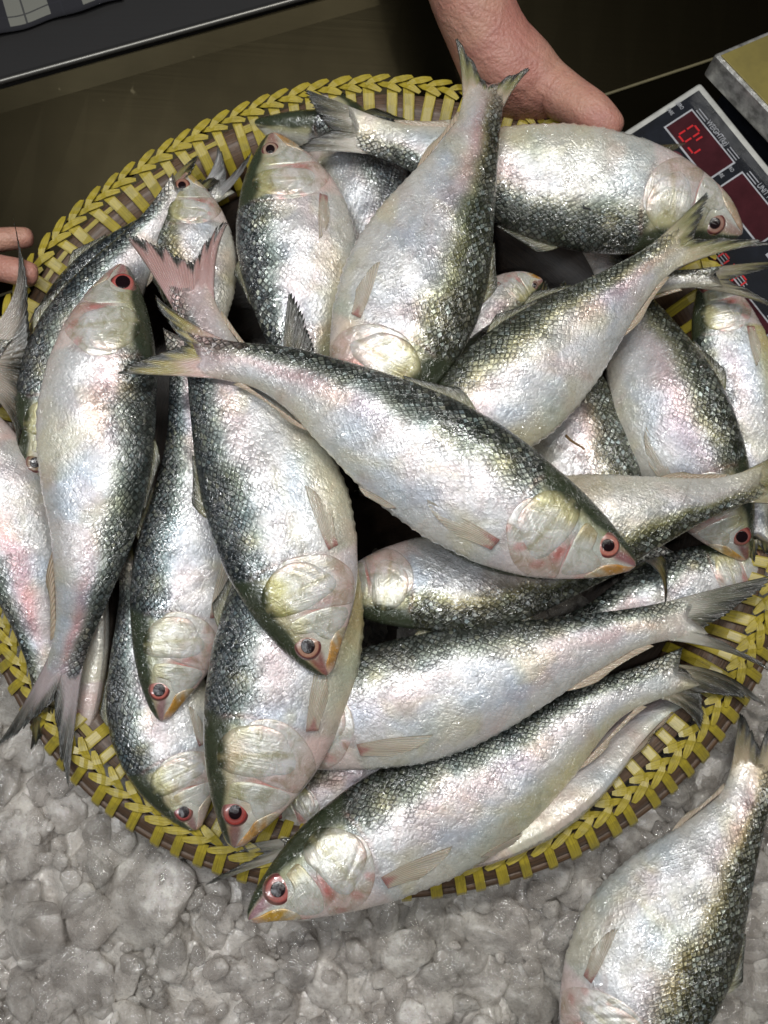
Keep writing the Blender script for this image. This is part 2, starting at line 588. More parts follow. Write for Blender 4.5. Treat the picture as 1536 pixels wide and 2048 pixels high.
# ------------------------------------------------------------------ fish
TK = [0, .008, .03, .06, .1, .15, .2, .3, .4, .5, .6, .7, .8, .9, .96, 1.0, 1.06]
DK = [.004, .018, .034, .050, .070, .090, .106, .128, .136, .130, .112, .089, .066, .049, .045, .048, .052]
VK = [.004, .018, .036, .058, .084, .110, .130, .156, .168, .162, .142, .110, .076, .050, .045, .048, .052]
WK = [.003, .011, .020, .030, .040, .049, .055, .062, .064, .061, .052, .041, .030, .020, .014, .009, .004]


def smooth_interp(x, xs, ys):
    # monotone-ish smooth interpolation: average of three shifted linear lookups
    x = np.asarray(x, float)
    r = 0
    for d, wgt in ((-.016, .25), (0, .5), (.016, .25)):
        r = r + wgt * np.interp(np.where(x + d < 0, x, x + d), xs, ys)
    near = sstep(x, 0.03, 0.07)
    return r * near + np.interp(x, xs, ys) * (1 - near)


GROOVES = [  # head lines: (polyline in x, y fractions of the local half depth)
    [(.165, .62), (.150, .2), (.152, -.25), (.146, -.60), (.115, -.86)],
    [(.275, .10), (.235, -.22), (.19, -.50), (.16, -.70)],
]


class Fish:
    def __init__(self, spec, idx):
        self.s = spec
        self.rng = np.random.RandomState(idx * 7 + 3)
        rng = self.rng
        pts = spec['c']
        z = spec['z']
        if not isinstance(z, (list, tuple)):
            z = [z] * len(pts)
        elif len(z) != len(pts):
            z = np.interp(np.linspace(0, 1, len(pts)), np.linspace(0, 1, len(z)), z)
        W = [P(p[0], p[1], zz) for p, zz in zip(pts, z)]
        self.C, self.L = catmull(W, 160)
        T = np.gradient(self.C, axis=0)
        T /= np.linalg.norm(T, axis=1)[:, None]
        mid = P(*pts[len(pts) // 2], float(np.mean(z)))
        dp = P(*spec['dors'], float(np.mean(z)))
        # which side is dorsal
        k = np.argmin(np.linalg.norm(self.C[:, :2] - dp[:2], axis=1))
        side = np.cross(T[k], np.array([0, 0, 1.0]))
        sg = 1 if np.dot(side, dp - self.C[k]) > 0 else -1
        U0 = CAM_POS - self.C
        U0 /= np.linalg.norm(U0, axis=1)[:, None]
        U0 = 0.65 * U0 + 0.35 * np.array([0, 0, 1.0])
        U0 -= (U0 * T).sum(1)[:, None] * T
        U0 /= np.linalg.norm(U0, axis=1)[:, None]
        D0 = sg * np.cross(T, U0)
        r = spec.get('roll', 0)
        r = np.interp(np.linspace(0, 1, 160), np.linspace(0, 1, len(r)), r) if isinstance(r, (list, tuple)) else np.full(160, r)
        r = np.radians(r)[:, None]
        self.T = T
        self.D = np.cos(r) * D0 + np.sin(r) * U0
        self.U = np.cos(r) * U0 - np.sin(r) * D0
        # pixel scale at the middle
        m = self.C[80]
        dist = np.dot(m - CAM_POS, np.array([0, ST, -CT]))
        self.dm = (0.96 * spec['w'] * dist / FPX) / self.L / 0.304
        self.wm = spec.get('thick', 1.0) * (0.8 + 0.2 * self.dm)
        self.ph = rng.rand(12) * 6.28

    def world(self, x, y, z):
        """x along the fish (0 snout .. 1 tail base), y dorsal, z lateral, in body lengths"""
        x, y, z = np.broadcast_arrays(np.asarray(x, float), np.asarray(y, float), np.asarray(z, float))
        u = np.clip(x, 0, 1) * 159
        i = np.minimum(u.astype(int), 158)
        f = (u - i)[..., None]

        def lp(A):
            return A[i] * (1 - f) + A[i + 1] * f
        C, T, D, U = lp(self.C), lp(self.T), lp(self.D), lp(self.U)
        ex = (x - np.clip(x, 0, 1))[..., None]
        return C + T * ex * self.L + D * (y * self.L)[..., None] + U * (z * self.L)[..., None]

    def dd(self, x):
        return smooth_interp(x, TK, DK) * self.dm

    def vv(self, x):
        return smooth_interp(x, TK, VK) * self.dm

    def ww(self, x):
        return smooth_interp(x, TK, WK) * self.wm

    def groove(self, x, yr):
        h = 0
        for gl in GROOVES:
            g = np.array(gl)
            g = catmull(g, 24)[0]
            dx = (x[..., None] - g[:, 0])
            dy = (yr[..., None] - g[:, 1]) * 0.11
            d = np.sqrt(dx ** 2 + dy ** 2).min(-1)
            h = h - 0.0016 * np.exp(-(d / 0.0035) ** 2)
        return h

    def surf(self, x, y):
        """height of the near flank over the mid plane"""
        x = np.asarray(x, float)
        y = np.asarray(y, float)
        c = np.where(y >= 0, y / self.dd(x), -y / self.vv(x))
        c = np.clip(c, 0, 1)
        s2 = 1 - c * c
        e = np.where(y >= 0, 0.46, 0.60)
        z = self.ww(x) * np.power(s2, e)
        return z + self.wave(x, y) * np.sqrt(s2)

    def wave(self, x, y):
        p = self.ph
        return 0.0013 * (np.sin(x * 31 + p[0] + 9 * y) + np.sin(x * 17 - y * 40 + p[1]) + 0.7 * np.sin(x * 58 + y * 33 + p[2])) * sstep(x, .25, .35)

    def colour(self, x, y):
        """albedo at body coordinates; returns col, prm"""
        s = self.s
        p = self.ph
        yr = np.where(y >= 0, y / self.dd(x), y / self.vv(x))
        wob = 0.05 * np.sin(x * 21 + p[3]) + 0.04 * np.sin(x * 47 + p[4]) + 0.02 * np.sin(x * 110 + p[5])
        back = np.array(s.get('back', (0.030, 0.038, 0.030)))
        mid = np.array(s.get('mid', (0.20, 0.235, 0.225))) * np.array((1.12, 1.08, .92))
        flank = np.array(s.get('flank', (0.60, 0.60, 0.61))) * 0.92
        pink = np.array((0.62, 0.40, 0.41))
        yel = np.array((0.56, 0.50, 0.24))
        white = np.array((0.60, 0.58, 0.54))

        def L(a, b, f):
            return a * (1 - f[..., None]) + b * f[..., None]
        dk = s.get('dk', 0.0)
        yy = yr + wob + dk
        c = L(np.broadcast_to(flank, (*x.shape, 3)), mid, sstep(yy, 0.02, 0.45))
        c = L(c, back, sstep(yy, 0.33, 0.66))
        # pink lateral flush
        pk = 1.3 * s.get('pink', 0.35) * np.exp(-((yr - 0.02 + wob) / 0.25) ** 2) * (0.5 + 0.5 * np.sin(x * 9 + p[6])) * sstep(x, .2, .4)
        c = L(c, pink, np.clip(pk, 0, 1))
        c = L(c, white, sstep(-yr, 0.55, 0.9) * 0.8)
        ym = s.get('yel', 0.4) * sstep(-yr + 0.6 * wob, 0.35, 0.8) * (0.55 + 0.45 * np.sin(x * 7 + p[7]))
        c = L(c, yel, np.clip(ym, 0, 1))
        # shoulder spot
        sp = np.exp(-(((x - 0.315) / 0.018) ** 2 + ((yr - 0.42) / 0.13) ** 2))
        c = L(c, np.array((0.03, 0.035, 0.03)), sp * s.get('spot', 0.7))
        sp = np.exp(-(((x - 0.345) / 0.02) ** 2 + ((yr - 0.45) / 0.15) ** 2))
        c = L(c, np.array((0.40, 0.36, 0.18)), sp * 0.5)
        # head
        hd = 1 - sstep(x + 0.02 * np.cos(yr * 2.2), 0.255, 0.275)
        hc = L(np.broadcast_to(np.array((0.55, 0.54, 0.47)), (*x.shape, 3)), np.array((0.36, 0.34, 0.17)), sstep(yr, 0.1, 0.45) * 0.8)
        hc = L(hc, np.array((0.040, 0.050, 0.026)), sstep(yr + 0.05 * np.sin(x * 60 + p[8]), 0.42, 0.62))
        hc = L(hc, np.array((0.66, 0.56, 0.52)), sstep(-yr, 0.35, 0.75))
        sn = (1 - sstep(x + .012 * np.sin(yr * 9 + p[1]), 0.04, 0.085)) * sstep(yr, -0.35, 0.0) * (1 - sstep(yr, 0.32, 0.62))
        hc = L(hc, np.array(s.get('snout', (0.34, 0.12, 0.12))) * .72, sn * 0.85)
        rd = np.exp(-(((x - 0.15) / 0.016) ** 2 + ((yr + 0.35) / 0.30) ** 2))
        hc = L(hc, np.array((0.55, 0.16, 0.14)), rd * 0.8)
        lj = (1 - sstep(x, 0.09, 0.12)) * sstep(-yr, 0.55, 0.7)
        hc = L(hc, np.array((0.66, 0.52, 0.47)), lj)
        c = L(c, hc, hd)
        # gill slit
        gs = np.exp(-((x - 0.278 + 0.03 * yr ** 2) / 0.006) ** 2) * sstep(0.75 - np.abs(yr), 0, 0.2)
        c = L(c, np.array((0.30, 0.13, 0.09)), gs * 0.35)
        tn = sstep(x, .90, 1.02)
        c = L(c, np.array(s.get('tailc', (0.50, 0.44, 0.36))), tn * 0.6)
        prm = np.zeros((*x.shape, 3))
        prm[..., 0] = (1 - hd) * (0.34 + 0.66 * sstep(yy, -0.30, 0.35)) * (1 - 0.4 * sstep(-yr, 0.7, 0.95)) * s.get('scl', 1.0)
        prm[..., 1] = sstep(yy, 0.10, 0.62) * (1 - hd) * s.get('outl', 1.0)
        prm[..., 2] = 0.6 + 0.4 * np.sin(x * 12 + p[9]) * np.sin(yr * 4 + p[10])
        return c, prm

    def uv(self, x, y):
        L = self.L
        return np.stack([x * L + self.ph[11], y * L * 1.12 + self.ph[11]], -1)

    def build(self):
        s = self.s
        loc = self.C[60].copy()
        root = empty('hilsa_fish', loc, s['label'], 'fish', s.get('group', 'silver fish heaped in the round basket'))
        self.root = root
        # ---- body
        xs = np.concatenate([np.array([0, .003, .008, .016]), np.linspace(.025, .30, 54), np.linspace(.308, 1.03, 84)])
        nn, nf = 44, 16
        ph = np.concatenate([np.linspace(0, math.pi, nn, endpoint=False), np.linspace(math.pi, 2 * math.pi, nf, endpoint=False)])
        X, PH = np.meshgrid(xs, ph, indexing='ij')
        cs = np.cos(PH)
        sn = np.sin(PH)
        D, Vn, Wd = self.dd(X), self.vv(X), self.ww(X)
        saw = np.where((np.arange(len(xs)) % 3 == 0), 1.0, 0.985)[:, None]
        saw = np.where((X > .3) & (X < .78), saw, 1.0)
        X0 = X
        Y = np.where(cs >= 0, cs * D, cs * Vn * np.where(cs < -0.97, saw, 1.0))
        e = np.where(cs >= 0, 0.92, 1.2)
        Z = np.sign(sn) * Wd * np.power(np.abs(sn), e)
        Z = Z + np.where(sn > 0, self.wave(X, Y) * np.abs(sn), 0)
        yr = np.where(cs >= 0, Y / D, Y / Vn)
        head = (X < .3) & (sn > 0)
        g = np.where(head, self.groove(X, yr), 0)
        # eye socket and mouth line
        ex, ey = self.eye_pos()
        de = np.sqrt((X - ex) ** 2 + (Y - ey) ** 2)
        g = g - np.where(sn > 0, 0.004 * np.exp(-(de / 0.020) ** 4), 0)
        Z = Z + g * np.abs(sn)
        X = X + sstep(X0, .93, 1.03) * 0.040 * np.abs(cs) ** 1.6
        Vv = self.world(X, Y, Z).reshape(-1, 3)
        c, prm = self.colour(X0, Y)
        nv = len(ph)
        F = grid_faces(len(xs), nv, True)
        F.append(tuple(range(nv))[::-1])
        F.append(tuple((len(xs) - 1) * nv + k for k in range(nv)))
        YY = np.where(sn >= 0, Y, Y + 0.9)
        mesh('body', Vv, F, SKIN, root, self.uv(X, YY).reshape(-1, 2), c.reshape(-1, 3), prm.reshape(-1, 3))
        if s.get('head', True):
            self.head()
        if 'tips' in s:
            self.tail()
        if s.get('pec', True) and s.get('head', True):
            self.pectoral()
        if s.get('dorsal', True):
            self.fringe('dorsal_fin', .44, .60, 1, s.get('dfin', 0.03))
        if s.get('anal', True):
            self.fringe('anal_fin', .72, .93, -1, 0.022)
        if s.get('pelvic', False):
            self.pelvic()
        return root

    def eye_pos(self):
        return 0.082, 0.012 * self.dm

    def patch(self, name, outline, lift, colf, ridge=None, mat=None):
        o = np.array(outline, float)
        o += self.rng.normal(0, .0016, o.shape)
        o[:, 1] *= self.dm
        ring, _ = catmull(np.vstack([o, o[:1]]), 97)
        ring = ring[:-1]
        c = ring.mean(0)
        nr = 22
        rr = np.linspace(0, 1, nr) ** 0.8
        X = c[0] + rr[:, None] * (ring[:, 0] - c[0])[None]
        Y = c[1] + rr[:, None] * (ring[:, 1] - c[1])[None]
        Y = np.clip(Y, -0.965 * self.vv(X), 0.965 * self.dd(X))
        hr = lift * (1 - (rr[:, None] ** 10)) + 0.0003
        hr[-1] = -0.0015
        Z = self.surf(X, Y) + hr
        yr = np.where(Y >= 0, Y / self.dd(X), Y / self.vv(X))
        Z = Z + self.groove(X, yr) * (1 - rr[:, None] ** 6)
        V = self.world(X, Y, Z).reshape(-1, 3)
        col = colf(X, Y, yr, np.broadcast_to(rr[:, None], X.shape))
        F = []
        n = len(ring)
        F = grid_faces(nr, n, True)
        return mesh(name, V, F, mat or GILL, self.root, self.uv(X, Y).reshape(-1, 2), col.reshape(-1, 3))

    def head(self):
        s = self.s
        rng = self.rng
        p = self.ph

        def L(a, b, f):
            return a * (1 - f[..., None]) + b * f[..., None]

        def gcol(X, Y, yr, rr):
            c = np.broadcast_to(np.array((0.62, 0.61, 0.56)), (*X.shape, 3))
            c = L(c, np.array((0.42, 0.39, 0.17)), sstep(yr + .08 * np.sin(X * 90 + p[1]), 0.0, 0.35) * s.get('gilly', 0.8))
            c = L(c, np.array((0.05, 0.06, 0.03)), sstep(yr + .04 * np.sin(X * 70 + p[2]), 0.42, 0.62))
            c = L(c, np.array((0.66, 0.64, 0.63)), sstep(-yr, 0.1, 0.4))
            c = L(c, np.array((0.40, 0.37, 0.20)), 0.5 * np.exp(-((X - .205 + .03 * yr) / .006) ** 2))
            c = L(c, np.array((0.58, 0.38, 0.34)), np.exp(-(((X - .265) / .012) ** 2 + ((yr + .1) / .3) ** 2)) * 0.6)
            c = L(c, np.array((0.30, 0.24, 0.18)), sstep(rr, 0.965, 0.99) * 0.5 * (0.5 + 0.5 * np.sin(X * 80 + Y * 60 + p[4])))
            return c
        def bcol(X, Y, yr, rr):
            c = np.broadcast_to(np.array((0.60, 0.58, 0.56)), (*X.shape, 3))
            c = L(c, np.array((0.62, 0.50, 0.45)), sstep(-yr, 0.45, 0.8))
            c = L(c, np.array((0.55, 0.20, 0.18)), np.exp(-(((X - .165) / .014) ** 2 + ((yr + .45) / .22) ** 2)) * s.get('red', 0.8))
            c = L(c, np.array((0.50, 0.33, 0.28)), sstep(rr, 0.92, 0.99) * 0.6 * (0.5 + 0.5 * np.sin(X * 60 - Y * 90 + p[5])))
            blot = np.sin(X * 70 + p[6]) * np.sin(Y * 85 + X * 40 + p[7])
            c = L(c, np.array((0.55, 0.17, 0.15)), sstep(blot, .35, .9) * .45 * s.get('red', .8))
            return c
        self.patch('gill_membrane', [(.165, .010), (.215, .020), (.262, .030), (.281, .000), (.280, -.045), (.262, -.085), (.228, -.116), (.190, -.126),
                                     (.155, -.120), (.140, -.102), (.148, -.060), (.155, -.020)], 0.0018, bcol)
        self.patch('gill_cover', [(.166, .066), (.205, .074), (.243, .056), (.266, .022), (.271, -.014), (.262, -.044), (.236, -.068), (.206, -.087),
                                  (.184, -.078), (.170, -.046), (.160, -.010), (.158, .035)], 0.0048, gcol)

        def ccol(X, Y, yr, rr):
            c = np.broadcast_to(np.array((0.55, 0.55, 0.50)), (*X.shape, 3))
            c = L(c, np.array((0.44, 0.40, 0.20)), sstep(yr + .05 * np.sin(X * 120 + p[3]), -0.15, 0.2) * 0.7)
            c = L(c, np.array((0.62, 0.60, 0.56)), sstep(-yr, 0.25, 0.6))
            return c
        self.patch('cheek_plate', [(.112, .030), (.140, .034), (.150, .000), (.149, -.045), (.138, -.085), (.112, -.082), (.086, -.058),
                                   (.074, -.036), (.086, -.022), (.104, -.012), (.110, .008)], 0.0020, ccol)

        def jcol(X, Y, yr, rr):
            o = np.array(s.get('jaw', (0.58, 0.30, 0.07)))
            c = np.broadcast_to(o, (*X.shape, 3))
            c = L(c, np.array((0.60, 0.40, 0.32)), 1 - sstep(X, .005, .035))
            c = L(c, np.array((0.60, 0.52, 0.40)), sstep(X + .01 * np.sin(Y * 300 + p[2]), .045, .085))
            c = L(c, np.array((0.30, 0.16, 0.10)), sstep(rr, .93, .99) * .5)
            return c
        self.patch('upper_jaw', [(.001, .000), (.020, -.008), (.046, -.018), (.070, -.030), (.088, -.052), (.092, -.070), (.082, -.076),
                                 (.058, -.058), (.030, -.036), (.008, -.018)], 0.0035, jcol)

        def lcol(X, Y, yr, rr):
            c = np.broadcast_to(np.array((0.66, 0.54, 0.49)), (*X.shape, 3))
            return L(c, np.array((0.60, 0.36, 0.33)), sstep(rr, .7, 1.) * .5)
        self.patch('lower_jaw', [(.000, -.020), (.012, -.024), (.034, -.042), (.060, -.064), (.086, -.082), (.110, -.092), (.095, -.094),
                                 (.060, -.086), (.030, -.060), (.008, -.036)], 0.0030, lcol)
        # ---- eye
        ex, ey = self.eye_pos()
        R = s.get('er', 0.0275) * 1.12
        nr, na = 18, 40
        rr = np.linspace(0, 1, nr)
        aa = np.linspace(0, 2 * math.pi, na, endpoint=False)
        RR, AA = np.meshgrid(rr, aa, indexing='ij')
        X = ex + R * RR * np.cos(AA)
        Y = ey + R * 0.94 * RR * np.sin(AA)
        z0 = float(self.surf(np.array(ex), np.array(ey)))
        sur = self.surf(X, np.clip(Y, -.95 * self.vv(X), .95 * self.dd(X)))
        dome = z0 + 0.0034 - 0.006 * RR ** 2 + 0.0015 * RR * np.cos(AA + p[9])
        dome = np.where(RR > .8, dome + (sur - 0.0005 - dome) * sstep(RR, .8, 1.0), dome)
        iris = np.array(s.get('iris', (0.62, 0.20, 0.13))) * rng.uniform(.42, .66)
        c = np.broadcast_to(iris * 1.15, (*X.shape, 3))
        c = L(c, np.array((0.10, 0.03, 0.025)), 1 - sstep(RR, .42, .52))
        c = L(c, iris * 0.8 + 0.07, np.exp(-((RR - .58) / .06) ** 2) * .7)
        c = L(c, np.array((0.12, 0.03, 0.03)), sstep(RR, .70, .82))
        c = L(c, np.array((0.42, 0.30, 0.25)), sstep(RR, .90, 1.0) * .8)
        hz = sstep(np.sin(AA + p[8]) * RR, .1, .8)
        c = L(c, np.array((0.26, 0.17, 0.14)), hz * .4)
        self_eye = mesh('eye', self.world(X, Y, dome).reshape(-1, 3), grid_faces(nr, na, True), EYE, self.root, None, c.reshape(-1, 3))
        RR2 = RR
        r2 = R * rng.uniform(.44, .56)
        ox = 0.0022 * rng.uniform(-1, 1)
        X = ex + ox + r2 * RR2 * np.cos(AA)
        Y = ey + r2 * 0.95 * RR2 * np.sin(AA)
        Zp = z0 + 0.0044 - 0.0016 * RR2 ** 2
        Zp[-1] -= 0.004
        pu = mesh('pupil', self.world(X, Y, Zp).reshape(-1, 3) , grid_faces(nr, na, True), PUPIL, self.root)
        pu.parent = self_eye
        pu.matrix_parent_inverse = Matrix.Identity(4)
        self_eye.location = (0, 0, 0)

    def sheet(self, name, P3, col, uv, nrm, thick=0.0005):
        """P3 (n,m,3) grid turned into a thin closed sheet"""
        n, m, _ = P3.shape
        top = P3 + nrm * thick
        bot = P3 - nrm * thick
        V = np.vstack([top.reshape(-1, 3), bot.reshape(-1, 3)])
        N = n * m
        F = grid_faces(n, m)
        F += [tuple(N + k for k in f[::-1]) for f in F]
        for i in range(n - 1):
            for j in (0, m - 1):
                a, b = i * m + j, (i + 1) * m + j
                F.append((a, b, N + b, N + a))
        for j in range(m - 1):
            for i in (0, n - 1):
                a, b = i * m + j, i * m + j + 1
                F.append((a, b, N + b, N + a))
        return V, F, np.vstack([col.reshape(-1, 3)] * 2), np.vstack([uv.reshape(-1, 2)] * 2)

    def fan(self, A, B, ctrlA, ctrlB, ends, rays, teeth, colf, nrm, thick=0.0005, ripple=0.0012, ns=14):
        """rays from segment A-B, bending through ctrl, ending on curve `ends` (fractions 0..1)"""
        K = np.linspace(0, 1, rays * 2 + 1)
        S = np.linspace(0, 1, ns)
        E, _ = catmull(ends, 101)
        st = A + (B - A) * K[:, None]
        ct = ctrlA + (ctrlB - ctrlA) * K[:, None]
        en = np.stack([np.interp(K, np.linspace(0, 1, 101), E[:, k]) for k in range(3)], 1)
        rng = self.rng
        ext = rng.uniform(0.3, 1.0, len(K)) * teeth
        ext = np.where(np.arange(len(K)) % 2 == 0, ext, -ext * 0.5)
        tears = (rng.rand(len(K)) < 0.10) * rng.uniform(0.5, 2.0, len(K)) * teeth
        ext = ext - tears
        ext[0] = 0
        ext[1] = min(ext[1], 0)
        en = en + (en - ct) * ext[:, None]
        s = S[None, :, None]
        G = (1 - s) ** 2 * st[:, None] + 2 * s * (1 - s) * ct[:, None] + s * s * en[:, None]
        rp = ripple * np.sin(K * rays * 0.9 + self.ph[0])[:, None] * S[None] ** 1.3 + 0.35 * ripple * ((np.arange(len(K)) % 2) * 2 - 1)[:, None]
        G = G + nrm * rp[..., None]
        col = colf(np.broadcast_to(K[:, None], G.shape[:2]), np.broadcast_to(S[None], G.shape[:2]))
        uv = np.stack([np.broadcast_to(K[:, None] * rays, G.shape[:2]), np.broadcast_to(S[None] * 4 + self.ph[1], G.shape[:2])], -1)
        return self.sheet('', G, col, uv, nrm, thick)

    def tail(self):
        s = self.s
        tip1, tip2 = s['tips']
        tz = s.get('tz', 0.0)           # tip height change against the tail base
        zb = self.C[-1][2]
        B0 = self.world(0.975, 0, 0)
        U = self.U[-1]
        D = self.D[-1]
        T = self.T[-1]
        h = self.dd(np.array(1.0)) * self.L
        t1, t2 = P(*tip1, zb + (tz[0] if isinstance(tz, (list, tuple)) else tz)), P(*tip2, zb + (tz[1] if isinstance(tz, (list, tuple)) else tz))
        # first tip goes with the dorsal corner when nearer
        if np.dot(t1 - B0, D) < np.dot(t2 - B0, D):
            t1, t2 = t2, t1
        cu, cl, cm = B0 + D * h * .92, B0 - D * h * .92, B0 + T * h * 0.6
        if 'notch' in s:
            N = P(*s['notch'], zb)
        else:
            N = B0 + T * 0.075 * self.L + ((t1 + t2) / 2 - B0) * 0.10
        mid = np.array(s.get('tailc', (0.46, 0.40, 0.34))) * 1.1
        olive = np.array(s.get('tailm', (0.30, 0.27, 0.11)))
        dark = np.array((0.022, 0.022, 0.016))

        def cf(K, S):
            a = np.clip(S * 1.0, 0, 1)[..., None]
            f1 = sstep(S + 0.10 * np.sin(K * 9), s.get('tl', 0.22), s.get('tl', 0.22) + 0.4)[..., None]
            f2 = sstep(S + 0.10 * np.sin(K * 23 + self.ph[2]), s.get('tdark', 0.58), 0.92)[..., None]
            c = mid * (1 - f1) + olive * f1
            c = c * (1 - f2) + dark * f2
            e = np.exp(-(K / 0.05) ** 2)[..., None]
            return c * (1 - e * .6) + np.array((0.07, 0.07, 0.05)) * e * .6
        Vs, Fs, Cs, Us = [], [], [], []
        off = 0
        for tip, cc in ((t1, cu), (t2, cl)):
            Ld = np.linalg.norm(tip - cc)
            outw = (cc - B0) / (np.linalg.norm(cc - B0) + 1e-9)
            cA = cc + T * Ld * 0.34 + (tip - cc) * 0.30 + outw * Ld * 0.03
            cB = B0 + (N - B0) * 0.55
            q1 = N + (tip - N) * 0.33 + T * Ld * 0.035
            q2 = N + (tip - N) * 0.68 + T * Ld * 0.05
            V, F, C_, U_ = self.fan(cc, cm - T * h * 0.3, cA, cB, [tip, q2, q1, N], s.get('rays', 17), s.get('teeth', 0.12), cf, U, 0.0006, 0.0016)
            Vs.append(V)
            Fs += [tuple(off + k for k in f) for f in F]
            off += len(V)
            Cs.append(C_)
            Us.append(U_)
        mesh('tail_fin', np.vstack(Vs), Fs, FIN, self.root, np.vstack(Us), np.vstack(Cs))

    def loc3(self, x, y, lift=0.004):
        x = np.array(float(x))
        y = np.array(float(y))
        if y < -0.97 * self.vv(x):
            z = 0.004
        else:
            z = float(self.surf(x, y)) + lift
        return self.world(x, y, z)

    def pectoral(self):
        d = self.dm
        a = self.s.get('pang', 0.0)

        def q(x, y, l=.006):
            return self.loc3(.275 + (x * math.cos(a) - y * math.sin(a)), -.098 * d + (x * math.sin(a) + y * math.cos(a)) * 1.0, l)
        if 'pecpx' in self.s:
            (b0, b1, t0, t1), zz = self.s['pecpx']
            W = [P(*k_, zz) for k_ in (b0, b1, t0, t1)]
            A, B = W[0], W[1]
            cA, cB = (A + W[2]) / 2, (B + W[3]) / 2
            ends = [W[2], W[2] * .6 + W[3] * .4, W[3]]
        else:
            A, B = q(0, .012), q(.004, -.014)
            cA, cB = q(.065, .016, .0025), q(.045, -.019, .002)
            ends = [q(.160, .004, .0012), q(.145, -.008, .001), q(.115, -.019, .001), q(.068, -.027, .001)]
        U = self.U[45]
        pk = np.array(self.s.get('pecb', (0.50, 0.20, 0.17)))
        cr = np.array(self.s.get('pecc', (0.62, 0.54, 0.42)))

        def cf(K, S):
            f = sstep(S + .1 * np.sin(K * 8 + self.ph[3]), -.02, .26)[..., None]
            return pk * (1 - f) + cr * f
        V, F, C_, U_ = self.fan(A, B, cA, cB, ends, 10, 0.03, cf, U, 0.0005, 0.0008)
        mesh('pectoral_fin', V, F, SOFT, self.root, U_, C_)

    def pelvic(self):
        d = self.dm
        v = float(self.vv(np.array(.5)))
        A, B = self.loc3(.48, -v * .90), self.loc3(.50, -v * .97)

        def cf(K, S):
            return np.broadcast_to(np.array((0.58, 0.50, 0.40)), (*K.shape, 3))
        V, F, C_, U_ = self.fan(A, B, self.loc3(.51, -v * .86), self.loc3(.52, -v * .97), [self.loc3(.575, -v * .90), self.loc3(.565, -v * .95), self.loc3(.55, -v * .98)], 5, 0.03, cf, self.U[80], 0.0005, 0.0005)
        mesh('pelvic_fin', V, F, FIN, self.root, U_, C_)

    def fringe(self, name, x0, x1, sg, ht):
        f = self.dd if sg > 0 else self.vv

        def q(x, k):
            return self.world(np.array(x), sg * (f(np.array(x)) * 0.97 + k), 0.0)
        dx = x1 - x0
        drk = np.array((0.035, 0.035, 0.02)) if sg > 0 else np.array((0.46, 0.38, 0.27))
        cr = np.array((0.20, 0.19, 0.10)) if sg > 0 else np.array((0.55, 0.44, 0.33))

        def cf(K, S):
            t = sstep(S, .3, .9)[..., None]
            return cr * (1 - t) + drk * t
        V, F, C_, U_ = self.fan(q(x0, -.004), q(x1, -.004), q(x0 + dx * .18, ht * .7), q(x1 + .01, ht * .1),
                                [q(x0 + dx * .40, ht), q(x0 + dx * .65, ht * .65), q(x1 + .015, ht * .30)], 12, 0.06, cf, self.U[90], 0.0006, 0.0006, 8)
        mesh(name, V, F, FIN, self.root, U_, C_)


